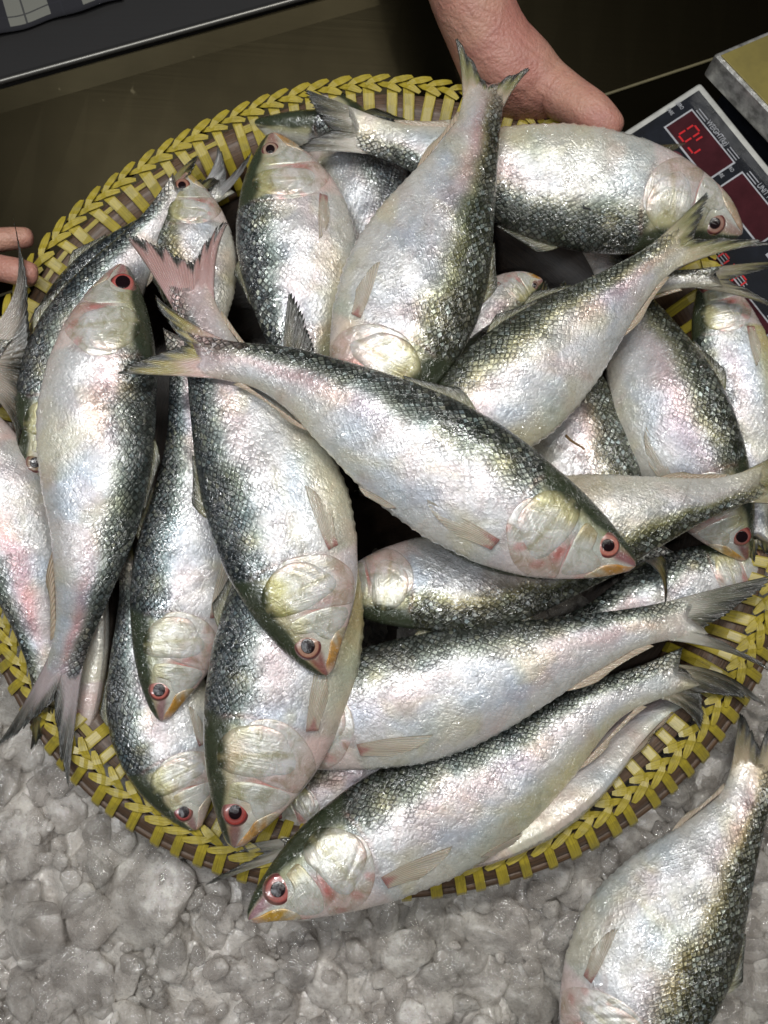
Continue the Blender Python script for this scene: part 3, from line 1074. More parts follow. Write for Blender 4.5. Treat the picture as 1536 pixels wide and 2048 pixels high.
BLUE = dict(back=(0.020, 0.028, 0.034), mid=(0.17, 0.22, 0.235))
OLIVE = dict(back=(0.040, 0.042, 0.014), mid=(0.25, 0.25, 0.13))
FISH = [
    dict(label='silver fish lying topmost across the middle of the heap, head to the lower right', c=[(1270, 1132), (1180, 1088), (1030, 1010), (860, 905), (710, 815), (570, 745), (425, 716)], z=[.185, .195, .195, .185], w=285, dors=(900, 780),
         tips=((308, 588), (230, 748)), notch=(372, 690), tz=.004, tailm=(0.36, 0.30, 0.08), pink=.5, er=.026, iris=(.62, .22, .16), snout=(.38, .09, .10), red=1.0, yel=.25, tailc=(.58, .38, .34), dk=-.02, pelvic=True, **{}),
    dict(label='deep-bodied fish head down below the topmost fish, with a pale pinkish eye', c=[(655, 1350), (622, 1272), (580, 1140), (540, 1010), (488, 880), (442, 762), (410, 665), (385, 600)], z=[.165, .170, .165, .160], w=300, dors=(380, 1000),
         tips=((252, 474), (455, 442)), notch=(385, 528), tz=0, tailc=(.55, .36, .35), tailm=(.50, .30, .28), tdark=.8, teeth=.12, iris=(.66, .36, .24), snout=(.30, .08, .07), red=.4, pang=.1, yel=.5, dk=.02, er=.031, gilly=1.0, **BLUE),
    dict(label='head-down fish with yellow belly edge and red eye, partly under the pale-eyed fish', c=[(470, 1695), (490, 1600), (520, 1470), (552, 1340), (578, 1200), (590, 1060), (598, 900), (605, 790)], z=[.140, .145, .143, .143, .15], w=310, dors=(390, 1350),
         tips=((578, 583), (700, 690)), notch=(640, 735), tz=(.012, -.02), tailc=(.10, .09, .06), tailm=(.10, .085, .03), tdark=.3, teeth=.13, iris=(.62, .09, .07), snout=(.30, .12, .10), yel=1.0, red=.35, er=.029, jaw=(.60, .33, .10), pang=.12, gilly=.5, **BLUE),
    dict(label='head-down fish with orange mouth corner, between the pink-snouted and the yellow-bellied fish', c=[(325, 1443), (332, 1368), (350, 1260), (370, 1140), (390, 1020), (392, 900), (378, 790), (368, 700)], z=.120, w=238, dors=(240, 1200),
         iris=(.62, .17, .13), snout=(.30, .13, .14), jaw=(.62, .33, .07), gilly=.3, red=.5, yel=.3, **BLUE),
    dict(label='pink-snouted fish, head up, its tail hanging over the lower left rim', c=[(245, 530), (236, 600), (222, 700), (207, 820), (203, 940), (196, 1050), (176, 1150), (155, 1240), (128, 1335)], z=[.130, .150, .150, .145, .118], w=243, dors=(330, 850),
         tips=((-8, 1492), (138, 1572)), notch=(108, 1400), tz=-.01, pink=.75, iris=(.62, .12, .10), snout=(.50, .17, .17), red=.9, er=.030, tailc=(.46, .39, .40), tailm=(.16, .15, .13), tl=.3, yel=.05, dk=-.02, dfin=.02, jaw=(.55, .30, .28), gilly=.5, pec=False),
    dict(label='fish with its head up against the basket wall, yellowish gill cover and orange lip', c=[(545, 266), (556, 330), (572, 420), (585, 520), (592, 620), (600, 720), (615, 830)], z=.122, w=255, dors=(460, 520),
         iris=(.50, .34, .25), snout=(.46, .24, .20), jaw=(.58, .33, .13), yel=.8, pang=.2, er=.030, gilly=.9, **BLUE),
    dict(label='big fish heading down with its forked tail raised over the top rim beside the hand', c=[(705, 880), (748, 790), (795, 690), (840, 580), (885, 460), (928, 345), (955, 260), (968, 195)], z=[.160, .165, .165, .165, .160], w=302, dors=(1000, 480),
         tips=((911, 78), (1060, 138)), notch=(975, 178), tz=.006, tailc=(.52, .42, .33), tailm=(.26, .25, .10), pink=.5, eye=False, back=(.045, .048, .018), mid=(.26, .27, .16), yel=.2, dk=.05),
    dict(label='fish slanting from the centre up right, tail fanned over the head by the scale', c=[(800, 975), (872, 900), (965, 815), (1060, 730), (1155, 650), (1255, 568), (1345, 500)], z=[.150, .158, .160, .160, .158], w=250, dors=(1000, 620),
         tips=((1415, 382), (1542, 488)), notch=(1385, 478), tz=.004, tailc=(.50, .44, .30), tailm=(.28, .27, .12), pink=.45, yel=.5, dk=-.06, back=(.05, .055, .03), mid=(.28, .28, .19), pec=False),
    dict(label='big fish lying sideways under the hand, its snout reaching the scale', c=[(1484, 468), (1412, 436), (1300, 412), (1150, 388), (1000, 356), (860, 308), (735, 268)], z=[.125, .130, .128, .125], w=252, dors=(1150, 520),
         tips=((612, 178), (590, 305)), notch=(665, 262), tz=.0, iris=(.48, .27, .20), snout=(.60, .36, .27), jaw=(.62, .46, .34), pecpx=(((1240, 296), (1268, 316), (1372, 286), (1330, 312)), .134), pecb=(.25, .21, .08), pecc=(.12, .10, .04), red=.2, yel=.3, tailc=(.46, .42, .34), tailm=(.14, .13, .08), dk=.12, er=.027, flank=(.60, .60, .57), back=(.03, .036, .024), mid=(.24, .26, .22)),
    dict(label='dark-backed fish mostly hidden along the top rim, only its dark snout and back showing', c=[(500, 248), (560, 258), (660, 270), (780, 280), (900, 290), (1000, 300)], z=.088, w=130, dors=(700, 215), roll=45, snout=(.05, .045, .04),
         tips=((1100, 300), (1100, 330)), iris=(.03, .03, .03), back=(.02, .022, .022), mid=(.12, .13, .13), pec=False, head=False),
    dict(label='smaller fish head up near the left rim behind the ragged pink tail', c=[(370, 345), (374, 400), (380, 480), (388, 560), (396, 660), (405, 770)], z=.112, w=172, dors=(300, 520),
         iris=(.60, .27, .17), snout=(.42, .22, .20), jaw=(.56, .42, .15), er=.036, yel=.3, gilly=.9, pec=False, **OLIVE),
    dict(label='scaly fish squeezed along the inside of the left basket wall, head hidden', c=[(60, 800), (95, 705), (168, 600), (248, 515), (335, 445), (425, 385)], z=[.090, .098, .10, .095], w=150, dors=(60, 600), head=False,
         tips=((435, 290), (505, 300)), tz=.01, tailc=(.30, .30, .30), tailm=(.2, .2, .2), **BLUE),
    dict(label='blue-grey fish tucked between the left wall and the pink-snouted fish', c=[(70, 985), (88, 900), (115, 790), (155, 680), (215, 575), (285, 480), (345, 400)], z=.120, w=195, dors=(60, 760), snout=(.12, .10, .05), iris=(.3, .2, .1), red=.1,
         tips=((395, 310), (440, 360)), tz=-.02, **BLUE),
    dict(label='fish tail standing up at the left edge of the heap beside the fingertips', c=[(-700, 590), (-540, 630), (-360, 680), (-200, 710), (-30, 724)], z=[.12, .135, .135, .132], w=310, dors=(-300, 560), head=False,
         tips=((24, 432), (34, 890)), notch=(60, 742), tl=.35, tz=.0, tailc=(.38, .33, .28), tailm=(.12, .10, .07), tdark=.5, yel=.1, teeth=.05),
    dict(label='pink-flushed pale fish cut off by the left edge below the standing tail', c=[(-120, 760), (-70, 880), (-20, 990), (28, 1100), (62, 1210), (85, 1310), (98, 1380)], z=[.13, .128, .12, .11], w=210, dors=(-60, 1120), pink=1.0, head=False,
         tips=((60, 1500), (150, 1470)), tz=-.03, yel=.1, dk=-.2),
    dict(label='smooth pale belly poking out beside the hanging tail at the lower left rim', c=[(158, 1500), (166, 1420), (172, 1330), (178, 1230), (186, 1120), (190, 1010)], z=.085, w=120, dors=(90, 1300), roll=-55, scl=.15, head=False, outl=.1, flank=(.62, .56, .50), pink=.3, dk=-.4,
         mid=(.55, .5, .46), thick=1.2),
    dict(label='dark fish head down at the bottom left with a deep red eye, touching the rim', c=[(394, 1660), (366, 1590), (330, 1490), (300, 1380), (280, 1260), (268, 1140)], z=[.103, .103, .095], w=222, dors=(205, 1400), er=.034,
         iris=(.50, .07, .06), snout=(.30, .13, .13), jaw=(.50, .40, .34), red=.3, tips=((250, 1000), (330, 1000)), tz=-.02, **BLUE),
    dict(label='shaded fish at the bottom, only a red eye and cheek showing between two heads', c=[(535, 1640), (590, 1610), (680, 1560), (780, 1510), (880, 1470)], z=.080, w=150, dors=(640, 1500), er=.045, iris=(.50, .14, .11), snout=(.30, .15, .13),
         yel=.4, tips=((980, 1400), (1000, 1440))),
    dict(label='pale silver fish lying level below the middle, tail fanned out over the right rim', c=[(455, 1490), (560, 1455), (700, 1415), (850, 1380), (1000, 1335), (1150, 1290), (1260, 1258), (1345, 1240)], z=[.118, .124, .126, .130, .128], w=262, dors=(900, 1240),
         tips=((1548, 1150), (1556, 1355)), notch=(1400, 1262), tz=.004, pink=.3, yel=.2, dk=-.14, tailc=(.50, .48, .42), tailm=(.13, .13, .09), flank=(.63, .62, .63), pang=-.05),
    dict(label='fish hanging its head over the bottom rim, orange lip and red eye above the ice', c=[(497, 1840), (556, 1790), (668, 1715), (810, 1640), (950, 1572), (1080, 1492), (1200, 1405), (1325, 1355)], z=[.128, .118, .108, .104, .106], w=262, dors=(690, 1540),
         tips=((1530, 1410), (1400, 1462)), notch=(1400, 1385), tz=.0, iris=(.60, .15, .13), snout=(.34, .12, .16), jaw=(.64, .38, .06), red=1.0, gilly=.2, yel=.7, er=.030, tailc=(.28, .25, .17), tailm=(.10, .09, .05), tdark=.45, teeth=.12, pelvic=True),
    dict(label='smooth whitish belly of a fish lying along the inside of the lower right rim', c=[(830, 1730), (930, 1672), (1040, 1605), (1160, 1528), (1270, 1445), (1360, 1390)], z=.078, w=215, dors=(1050, 1500), roll=-50, scl=.12, head=False, outl=.1, flank=(.60, .55, .53), pink=.3,
         mid=(.50, .46, .45), dk=-.4, yel=.4, tips=((1400, 1480), (1440, 1400)), tailc=(.12, .11, .08), tailm=(.05, .05, .03), teeth=.15, thick=1.25, dorsal=False),
    dict(label='single fish lying on the ice outside the basket at the bottom right corner', c=[(1172, 2205), (1205, 2125), (1262, 2020), (1325, 1905), (1385, 1800), (1440, 1705), (1485, 1618), (1508, 1550)], z=[.058, .062, .060, .052], w=318, dors=(1520, 1850),
         tips=((1478, 1425), (1560, 1400)), notch=(1518, 1500), tz=.0, back=(.045, .042, .012), mid=(.26, .23, .12), yel=.3, tailc=(.46, .36, .22), tailm=(.22, .18, .08), group=None, dk=.08),
    dict(label='olive-backed fish crossing under the topmost head, silver gill cover at its left end', c=[(640, 1195), (720, 1185), (850, 1175), (980, 1172), (1100, 1150), (1210, 1120), (1290, 1090)], z=[.120, .124, .120], w=215, dors=(950, 1300), roll=12,
         tips=((1330, 1215), (1370, 1060)), tz=-.015, gilly=.2, red=.3, pec=False, tailc=(.3, .28, .25), **OLIVE),
    dict(label='fish pointing left under the topmost snout, olive back downward, tail at the right rim', c=[(870, 1075), (970, 1078), (1100, 1068), (1230, 1048), (1350, 1015), (1430, 992), (1500, 972)], z=[.135, .148, .154, .150], w=218, dors=(1250, 1180),
         tips=((1600, 880), (1640, 1040)), notch=(1560, 970), tz=.0, tailc=(.42, .38, .24), tailm=(.24, .22, .10), dk=.02, pink=.1, flank=(.62, .60, .56), **OLIVE),
    dict(label='fish sloping down right, dark red snout with orange lip poking out near the right rim', c=[(1492, 1120), (1450, 1035), (1395, 920), (1345, 800), (1295, 690), (1245, 590), (1205, 510)], z=[.095, .108, .122, .126, .116, .098, .080], w=232, dors=(1460, 760),
         tips=((1150, 430), (1220, 400)), tz=-.02, pink=.5, gilly=.2, red=.6, iris=(.35, .08, .06), snout=(.30, .07, .07), jaw=(.60, .36, .09), back=(.04, .045, .022), mid=(.24, .25, .18), yel=.2),
    dict(label='dark scaly fish between two crossing fish, a brown twig on its flank', c=[(1200, 1140), (1195, 1060), (1182, 960), (1165, 850), (1140, 740), (1115, 640)], z=.108, w=235, dors=(1275, 860), head=False,
         tips=((1090, 560), (1130, 560)), tz=-.02, dk=.2, back=(.04, .045, .015), mid=(.22, .23, .14), yel=.3),
    dict(label='yellowish fish head up against the right rim, red eye under a dark tail', c=[(1415, 535), (1428, 590), (1446, 670), (1470, 760), (1490, 850), (1505, 950), (1512, 1050)], z=.104, w=160, dors=(1360, 680),
         iris=(.50, .16, .11), snout=(.5, .35, .3), jaw=(.64, .42, .10), er=.037, yel=1.0, dk=-.15, red=1.0, pang=.1, tips=((1500, 1150), (1560, 1130)), tz=-.02),
    dict(label='narrow dark tail reaching over the right rim above the yellowish fish', c=[(840, 790), (960, 715), (1090, 645), (1230, 582), (1330, 562), (1400, 556)], z=[.085, .09, .10, .120, .134, .14], w=120, dors=(1250, 500), head=False,
         tips=((1570, 522), (1548, 616)), notch=(1455, 560), tz=.0, back=(.03, .03, .02), mid=(.14, .13, .09), tailc=(.20, .18, .13), tailm=(.20, .18, .08), flank=(.35, .34, .32), yel=.3),
    dict(label='small fish deep in the dark hollow under the big sideways fish', c=[(1085, 560), (1045, 580), (985, 630), (930, 690), (880, 740)], z=.088, w=120, dors=(1040, 650), er=.03, iris=(.3, .2, .15), tips=((800, 800), (830, 830))),
    dict(label='yellowish fish facing right at the right rim, eye just below the dark red head', c=[(1538, 1104), (1480, 1128), (1400, 1160), (1290, 1200), (1190, 1240), (1100, 1260)], z=.086, w=170, dors=(1350, 1090), er=.032, iris=(.45, .25, .13), snout=(.5, .38, .26),
         jaw=(.62, .42, .14), yel=1.0, tips=((1000, 1300), (1010, 1240))),
    dict(label='buried fish, only its tail sticking out over the bottom rim behind the hanging head', c=[(980, 1560), (880, 1600), (780, 1640), (680, 1670), (590, 1690)], z=[.075, .08, .092, .100], w=110, dors=(800, 1560), head=False,
         tips=((408, 1772), (440, 1700)), notch=(530, 1705), tz=-.006, tailc=(.40, .37, .30), tailm=(.16, .15, .09)),
    dict(label='dark scaly flank in the gap right of the fish with the orange lip', c=[(640, 170), (690, 270), (735, 370), (775, 480), (800, 600), (815, 700)], z=.085, w=200, dors=(830, 420), head=False, dk=.3, **BLUE),
]

for i, sp in enumerate(FISH):
    if sp.get('group', 1) is None:
        sp.pop('group')
        r = Fish(sp, i).build()
        del r['group']
    else:
        Fish(sp, i).build()

# ------------------------------------------------------------------ basket
RIM_Z = 0.094
rc = P(760, 968, RIM_Z)
RA = (P(760 + 788, 968, RIM_Z) - rc)[0]
RB_T = (P(760, 968 - 796, RIM_Z) - rc)[1]
RB_B = -(P(760, 968 + 778, RIM_Z) - rc)[1]


def rim(th):
    """rim centre line point and outward normal"""
    th = np.asarray(th, float)
    b = np.where(np.sin(th) > 0, RB_T, RB_B)
    tm = np.mod(th, 2 * math.pi)
    wob = 1 + 0.004 * np.sin(5 * th) + 0.050 * np.exp(-((tm - 2.62) / .36) ** 2) + 0.022 * (np.exp(-(tm / .5) ** 2) + np.exp(-((tm - 2 * math.pi) / .5) ** 2))
    p = np.stack([rc[0] + RA * np.cos(th) * wob, rc[1] + b * np.sin(th) * wob, RIM_Z + 0.004 * np.sin(2 * th + .6)], -1)
    n = np.stack([np.cos(th) * b, np.sin(th) * RA, 0 * th], -1)
    n /= np.linalg.norm(n, axis=-1)[..., None]
    return p, n


basket = empty('basket', (rc[0], rc[1], 0.02), 'round brown woven basket with a yellow plaited rim, heaped with silver fish', 'basket')


def flare(th):
    return 0.42 + 0.58 * np.clip(0.5 - 0.75 * np.sin(np.asarray(th) - .15), 0, 1)


def ring_profile(name, prof, mat, n=400, close=True):
    th = np.linspace(0, 2 * math.pi, n, endpoint=False)
    p, nn = rim(th)
    prof = np.array(prof)
    m = len(prof)
    pr = np.where(prof[None, :, 0:1] > 0, prof[None, :, 0:1] * flare(th)[:, None, None], prof[None, :, 0:1])
    V = p[:, None] + nn[:, None] * pr + np.array([0, 0, 1.0]) * prof[None, :, 1:2]
    F = []
    for i in range(n):
        i2 = (i + 1) % n
        for j in range(m if close else m - 1):
            j2 = (j + 1) % m
            F.append((i * m + j, i * m + j2, i2 * m + j2, i2 * m + j))
    per = 2 * math.pi * 0.31
    L = np.concatenate([[0], np.cumsum(np.linalg.norm(np.diff(prof, axis=0), axis=1))])
    uv = np.stack(np.broadcast_arrays((th / (2 * math.pi) * per)[:, None], L[None]), -1)
    return mesh(name, V.reshape(-1, 3), F, mat, basket, uv.reshape(-1, 2))


# bowl wall, inside and outside skins
inner = [(-.028, -.016), (-.045, -.036), (-.056, -.050), (-.085, -.066), (-.15, -.072), (-.30, -.074)]
outer = [(-.30, -.078), (-.15, -.076), (-.083, -.070), (-.046, -.054), (-.026, -.032), (-.012, -.014)]
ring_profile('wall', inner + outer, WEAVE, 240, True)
ring_profile('inner_hoop', [(-.0445, -.0290), (-.0265, -.0085), (-.008, .0005), (-.006, -.003), (-.024, -.012), (-.0415, -.0310)], RATTAN)
ring_profile('inner_hoop', [(-.0475, -.0360), (-.0442, -.0300), (-.0417, -.0320), (-.0450, -.0375)], RATTAN)
ring_profile('outer_hoop', [(.0045, .0005), (.0110, -.0005), (.0165, -.0040), (.0180, -.0080), (.0150, -.0090), (.010, -.005), (.004, -.003)], RATTAN)
ring_profile('outer_hoop', [(.0175, -.0070), (.0225, -.0085), (.0240, -.0130), (.0210, -.0150), (.017, -.011)], RATTAN)

NS = 114
rr_ = random.Random(5)


def strip(V, F, UV, pts, nrm_w, wd, thick=0.0007, u0=0.0):
    """flat strip along pts (k,3); nrm_w width direction(s)"""
    pts = np.array(pts)
    k = len(pts)
    T = np.gradient(pts, axis=0)
    T /= np.linalg.norm(T, axis=1)[:, None]
    Wd = np.broadcast_to(nrm_w, (k, 3))
    Nn = np.cross(T, Wd)
    Nn /= np.linalg.norm(Nn, axis=1)[:, None] + 1e-9
    wd = np.broadcast_to(wd, (k,))
    o = len(V)
    rows = []
    for i in range(k):
        for (a, b) in ((-1, 0.2), (-.72, 1), (.72, 1), (1, .2), (1, -1), (-1, -1)):
            V.append(pts[i] + Wd[i] * wd[i] * a * 0.5 + Nn[i] * thick * b)
            UV.append((u0 + i * 0.004, u0 + a * wd[i] * 0.5))
    for i in range(k - 1):
        for j in range(6):
            j2 = (j + 1) % 6
            F.append((o + i * 6 + j, o + i * 6 + j2, o + (i + 1) * 6 + j2, o + (i + 1) * 6 + j))
    F.append(tuple(o + j for j in range(6))[::-1])
    F.append(tuple(o + (k - 1) * 6 + j for j in range(6)))


V, F, UV = [], [], []
for i in range(NS):
    th0 = (i + rr_.uniform(-.12, .12)) / NS * 2 * math.pi
    lean = rr_.uniform(-.0025, .0035)
    wd = rr_.uniform(.0078, .0100)
    ins = [(-.0468, -.0350), (-.0452, -.0284), (-.0365, -.0175), (-.0272, -.0072), (-.0175, -.0010), (-.0085, .0022), (-.003, .0026)]
    p, n = rim(np.array(th0))
    t = np.array([-n[1], n[0], 0])
    pts = [p + n * a + np.array([0, 0, b + .0006]) + t * (lean * (a / -.03)) for a, b in ins]
    strip(V, F, UV, pts, t, wd, .0006, i * .37)
    outp = [(.004, .0030), (.0110, .0008), (.0170, -.0030), (.0225, -.0072), (.0252, -.0120), (.0245, -.0165)]
    pts = [p + n * a * flare(th0) + np.array([0, 0, b + .0004]) - t * (.003 + lean) for a, b in outp]
    strip(V, F, UV, pts, t, wd * .9, .0006, i * .53)
    # thin inner runner between straps
    if 1.9 < th0 < 3.9 and i % 3:
        p2, n2 = rim(np.array(th0 + 2 * math.pi / NS))
        strip(V, F, UV, [p + n * -.0125 + np.array([0, 0, -.0006]), p2 + n2 * -.0125 + np.array([0, 0, -.0006])], (n * .85 + np.array([0, 0, .52])), .0035 if i % 7 else .006, .0005, i * .2)
mesh('binding', V, F, STRIP, basket, UV, smooth=False)
V, F, UV = [], [], []
st_ = 2 * math.pi / NS
for i in range(NS):
    for sgn in (1, -1):
        th0 = (i + (0.5 if sgn < 0 else 0) + rr_.uniform(-.08, .08)) * st_
        pts = []
        for k in range(7):
            f = k / 6
            th = th0 + st_ * (1.15 * f)
            p, n = rim(np.array(th))
            rofs = sgn * (0.0074 - 0.0088 * f)
            hh = .0026 + .0032 * math.sin(math.pi * (0.15 + 0.75 * f)) + (0.0012 if f > .5 else 0) * sgn
            pts.append(p + n * rofs + np.array([0, 0, hh]))
        p, n = rim(np.array(th0 + st_ * .6))
        t = np.array([-n[1], n[0], 0])
        wdir = n * 0.80 + t * 0.60 * sgn
        wd = np.array([.0032, .0054, .0064, .0066, .0062, .0048, .0026]) * rr_.uniform(.88, 1.1)
        strip(V, F, UV, pts, wdir / np.linalg.norm(wdir), wd, .0004, i * .41 + sgn)
mesh('plaited_edge', V, F, STRIP, basket, UV, smooth=False)

# ------------------------------------------------------------------ ice
rng = np.random.RandomState(11)


def ico(sub):
    import bmesh
    bm = bmesh.new()
    bmesh.ops.create_icosphere(bm, subdivisions=sub, radius=1)
    v = np.array([x.co[:] for x in bm.verts])
    f = np.array([[l.index for l in fc.verts] for fc in bm.faces])
    bm.free()
    return v, f


def chunk(sub, seed):
    r = np.random.RandomState(seed)
    v, f = ico(sub)
    # cut by random planes for broken facets, then soften with noise
    for _ in range(r.randint(12, 20)):
        n = r.normal(size=3)
        n /= np.linalg.norm(n)
        d = r.uniform(.58, .90)
        h = v @ n
        k = h > d
        v[k] -= np.outer((h[k] - d) * .93, n)
    dsp = np.zeros(len(v))
    for fr, am in ((2.2, .07), (5, .035), (11, .026), (22, .018)):
        for _ in range(3):
            a = r.normal(size=3) * fr
            dsp += am * np.sin(v @ a + r.rand() * 6.28) / 1.7
    v = v * (1 + dsp)[:, None]
    return v, f


TPL = [chunk(4, 100 + k) for k in range(12)]
TPS = [chunk(3, 300 + k) for k in range(12)]
Vs, Fs, off = [], [], 0
placed = []


def put_chunk(px, py, rpx, z, big):
    global off
    v, f = (TPL if big else TPS)[rng.randint(12)]
    c = P(px, py, z)
    R = rpx * 0.43e-3
    sc = np.array([1, rng.uniform(.6, .95), rng.uniform(.34, .55)]) * R
    a = rng.uniform(0, 6.28)
    ca, sa = math.cos(a), math.sin(a)
    M = np.array([[ca, -sa, 0], [sa, ca, 0], [0, 0, 1]])
    tx, ty = rng.normal(0, .28, 2)
    Rx = np.array([[1, 0, 0], [0, math.cos(tx), -math.sin(tx)], [0, math.sin(tx), math.cos(tx)]])
    Ry = np.array([[math.cos(ty), 0, math.sin(ty)], [0, 1, 0], [-math.sin(ty), 0, math.cos(ty)]])
    q = (v * sc) @ Rx.T @ Ry.T @ M.T + c
    Vs.append(q)
    Fs.append(f + off)
    off += len(q)


# the large lumps seen in the photograph
for (x, y, r) in [(35, 1640, 95), (20, 1560, 60), (270, 1790, 150), (330, 1855, 55), (90, 1880, 115), (150, 1950, 90), (430, 1850, 60), (600, 1900, 80), (660, 1965, 70),
                  (250, 1960, 60), (300, 1990, 50), (480, 1960, 70), (540, 2010, 75), (200, 1700, 80), (420, 1790, 60), (870, 1960, 75), (960, 1970, 100), (1000, 1850, 95),
                  (890, 1860, 65), (820, 2000, 60), (1120, 1900, 70), (1060, 2010, 75), (1250, 1700, 75), (1160, 1780, 70), (1230, 1620, 60), (1340, 1560, 80), (1400, 1480, 70),
                  (1050, 1770, 60), (880, 1790, 60), (760, 1830, 60), (700, 1800, 55), (1300, 1690, 50), (1500, 1900, 60), (1500, 2010, 60), (1420, 1400, 60), (340, 1730, 50),
                  (720, 1900, 60), (50, 1990, 70), (380, 1920, 45), (550, 1790, 45)]:
    put_chunk(x, y, r * .84, 0.014 + rng.uniform(-.003, .005), True)
for k in range(2300):
    x, y = rng.uniform(-350, 1900), rng.uniform(1150, 2450)
    r = 12 + 55 * rng.rand() ** 2.2
    put_chunk(x, y, r, 0.012 + rng.uniform(-.003, .012) + (0.004 if r < 30 else 0), r > 45)
# bed sheet under the lumps
gx, gy = np.meshgrid(np.linspace(-.65, .75, 420), np.linspace(-.85, .02, 260), indexing='ij')
gz = 0.0125 + 0 * gx
for fr, am in ((70, .0035), (150, .0022), (330, .0014), (620, .0009)):
    for _ in range(4):
        a_, b_, c_ = rng.normal(0, fr * .7), rng.normal(0, fr * .7), rng.rand() * 6.28
        gz = gz + am * .5 * np.sin(gx * a_ + gy * b_ + c_ + 1.5 * np.sin(gx * b_ * .6 - gy * a_ * .5))
gz = np.where(gy > -.01, 0.001, gz)
bv = np.stack([gx, gy, gz], -1).reshape(-1, 3)
Vall = np.vstack(Vs + [bv])
Fall = [tuple(x) for x in np.vstack(Fs).tolist()] + grid_faces(420, 260, False, off)
ice = mesh('crushed_ice', Vall, Fall, ICE, None)
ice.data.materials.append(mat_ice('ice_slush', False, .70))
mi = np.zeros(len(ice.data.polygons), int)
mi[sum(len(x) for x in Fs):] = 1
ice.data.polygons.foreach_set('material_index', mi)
tag(ice, 'grey translucent crushed ice in broken lumps under and in front of the basket', 'ice', None, 'stuff')

# ------------------------------------------------------------------ steel counter, back wall, ledge


def slab(name, quad_px, z_list, mat, thick=0.004):
    pts = [P(x, y, z) for (x, y), z in zip(quad_px, z_list)]
    V = [p for p in pts] + [p - np.array([0, 0, thick]) for p in pts]
    n = len(pts)
    F = [tuple(range(n)), tuple(range(2 * n - 1, n - 1, -1))]
    for i in range(n):
        j = (i + 1) % n
        F.append((i, n + i, n + j, j))
    return V, F


# floor sheet
V = [(-1.6, -1.4, 0), (1.8, -1.4, 0), (1.8, 0.9, 0), (-1.6, 0.9, 0)]
V = V + [(x, y, -.01) for x, y, _ in V]
fl = mesh('counter_floor', V, [(0, 1, 2, 3), (7, 6, 5, 4), (0, 4, 5, 1), (1, 5, 6, 2), (2, 6, 7, 3), (3, 7, 4, 0)], STEEL, None, smooth=False)
fl['kind'] = 'structure'

WZ = 0.055   # height of the ledge over the tray floor


def line_px(x, x0, y0, x1, y1):
    return y0 + (x - x0) * (y1 - y0) / (x1 - x0)


def ext_line(xa, xb, seg, z, n=40):
    a, b = P(*seg[0], z), P(*seg[1], z)
    d = (b - a) / (seg[1][0] - seg[0][0])
    return [a + d * (x - seg[0][0]) for x in np.linspace(xa, xb, n)]


foot = ext_line(-900, 2600, ((1215, 188), (1420, 120)), 0.0015)
lip_in = ext_line(-900, 2600, ((0, 228), (768, 8)), WZ - 0.012)
lip_lo = ext_line(-900, 2600, ((0, 175), (600, 6)), WZ - 0.004)
nose = ext_line(-900, 2600, ((0, 166), (600, 0)), WZ + 0.002)
top = ext_line(-900, 2600, ((0, 157), (600, -9)), WZ)
dirn = (foot[-1] - foot[0])
dirn /= np.linalg.norm(dirn)
back = np.array([-dirn[1], dirn[0], 0])
far = [p + back * 1.2 for p in top]


def loft(rows):
    n = len(rows[0])
    V = [p for r in rows for p in r]
    return V, grid_faces(len(rows), n)


V, F = loft([foot, lip_in, lip_lo])
bw = mesh('back_panel', V, F, STEEL, None, smooth=False)
m_ = bw.modifiers.new('thick', 'SOLIDIFY')
m_.thickness = 0.002
m_.offset = 0
tag(bw, 'dark brushed steel panel rising behind the basket and the hand', 'steel panel')
seam = []
for p in foot:
    for k in range(6):
        a = k / 6 * 2 * math.pi
        seam.append(p + back * 0.0016 * math.cos(a) + np.array([0, 0, 0.0016 * math.sin(a)]))
mesh('seam', seam, grid_faces(len(foot), 6, True), mat_plain('sealant', (.15, .13, .07), .5), bw)
V, F = loft([lip_in, lip_lo])
up = [p + np.array([0, 0, .001]) for p in nose]
V, F = loft([[p + np.array([0, 0, 0.0004]) for p in lip_lo], nose, top, far])
lg = mesh('ledge', V, F, LEDGE, None, smooth=False)
m_ = lg.modifiers.new('thick', 'SOLIDIFY')
m_.thickness = 0.002
m_.offset = 1
tag(lg, 'raised dark steel ledge with a painted highlight along its front edge at the top left', 'ledge')
# edge bead, rounded and paler in colour to make the lamp highlight line
bead = []
for p in nose:
    for k in range(8):
        a = k / 8 * 2 * math.pi
        bead.append(p + back * 0.0022 * math.cos(a) + np.array([0, 0, 0.0032 * math.sin(a) + .001]))
F = grid_faces(len(nose), 8, True)
mesh('front_edge', bead, F, EDGE_STEEL, lg)

# ------------------------------------------------------------------ checked cloth on the ledge
n1, n2 = 60, 40
V, UVc = [], []
c0 = P(-60, 62, WZ + .02)
e1 = P(290, -40, WZ + .02) - c0
L1 = np.linalg.norm(e1)
e1 /= L1
e2 = np.array([-e1[1], e1[0], 0])
for i in range(n1):
    for j in range(n2):
        a, b = i / (n1 - 1), j / (n2 - 1)
        z = .010 + .007 * math.sin(a * 9 + b * 3) + .005 * math.sin(b * 14 + a * 4) + .03 * b
        ed = .001 * math.sin(a * 22)
        p = c0 + e1 * (a * L1 * 1.15 - .05) + e2 * (b * .22 + ed)
        z = z * min(1, b * 5 + .25)
        V.append((p[0], p[1], WZ + .003 + z))
        UVc.append((a * L1 * 1.15, b * .22))
cl = mesh('cloth', V, grid_faces(n1, n2), CHECK, None, UVc)
m_ = cl.modifiers.new('thick', 'SOLIDIFY')
m_.thickness = 0.0015
tag(cl, 'black and off-white checked cloth bunched on the steel ledge at the top left', 'cloth')

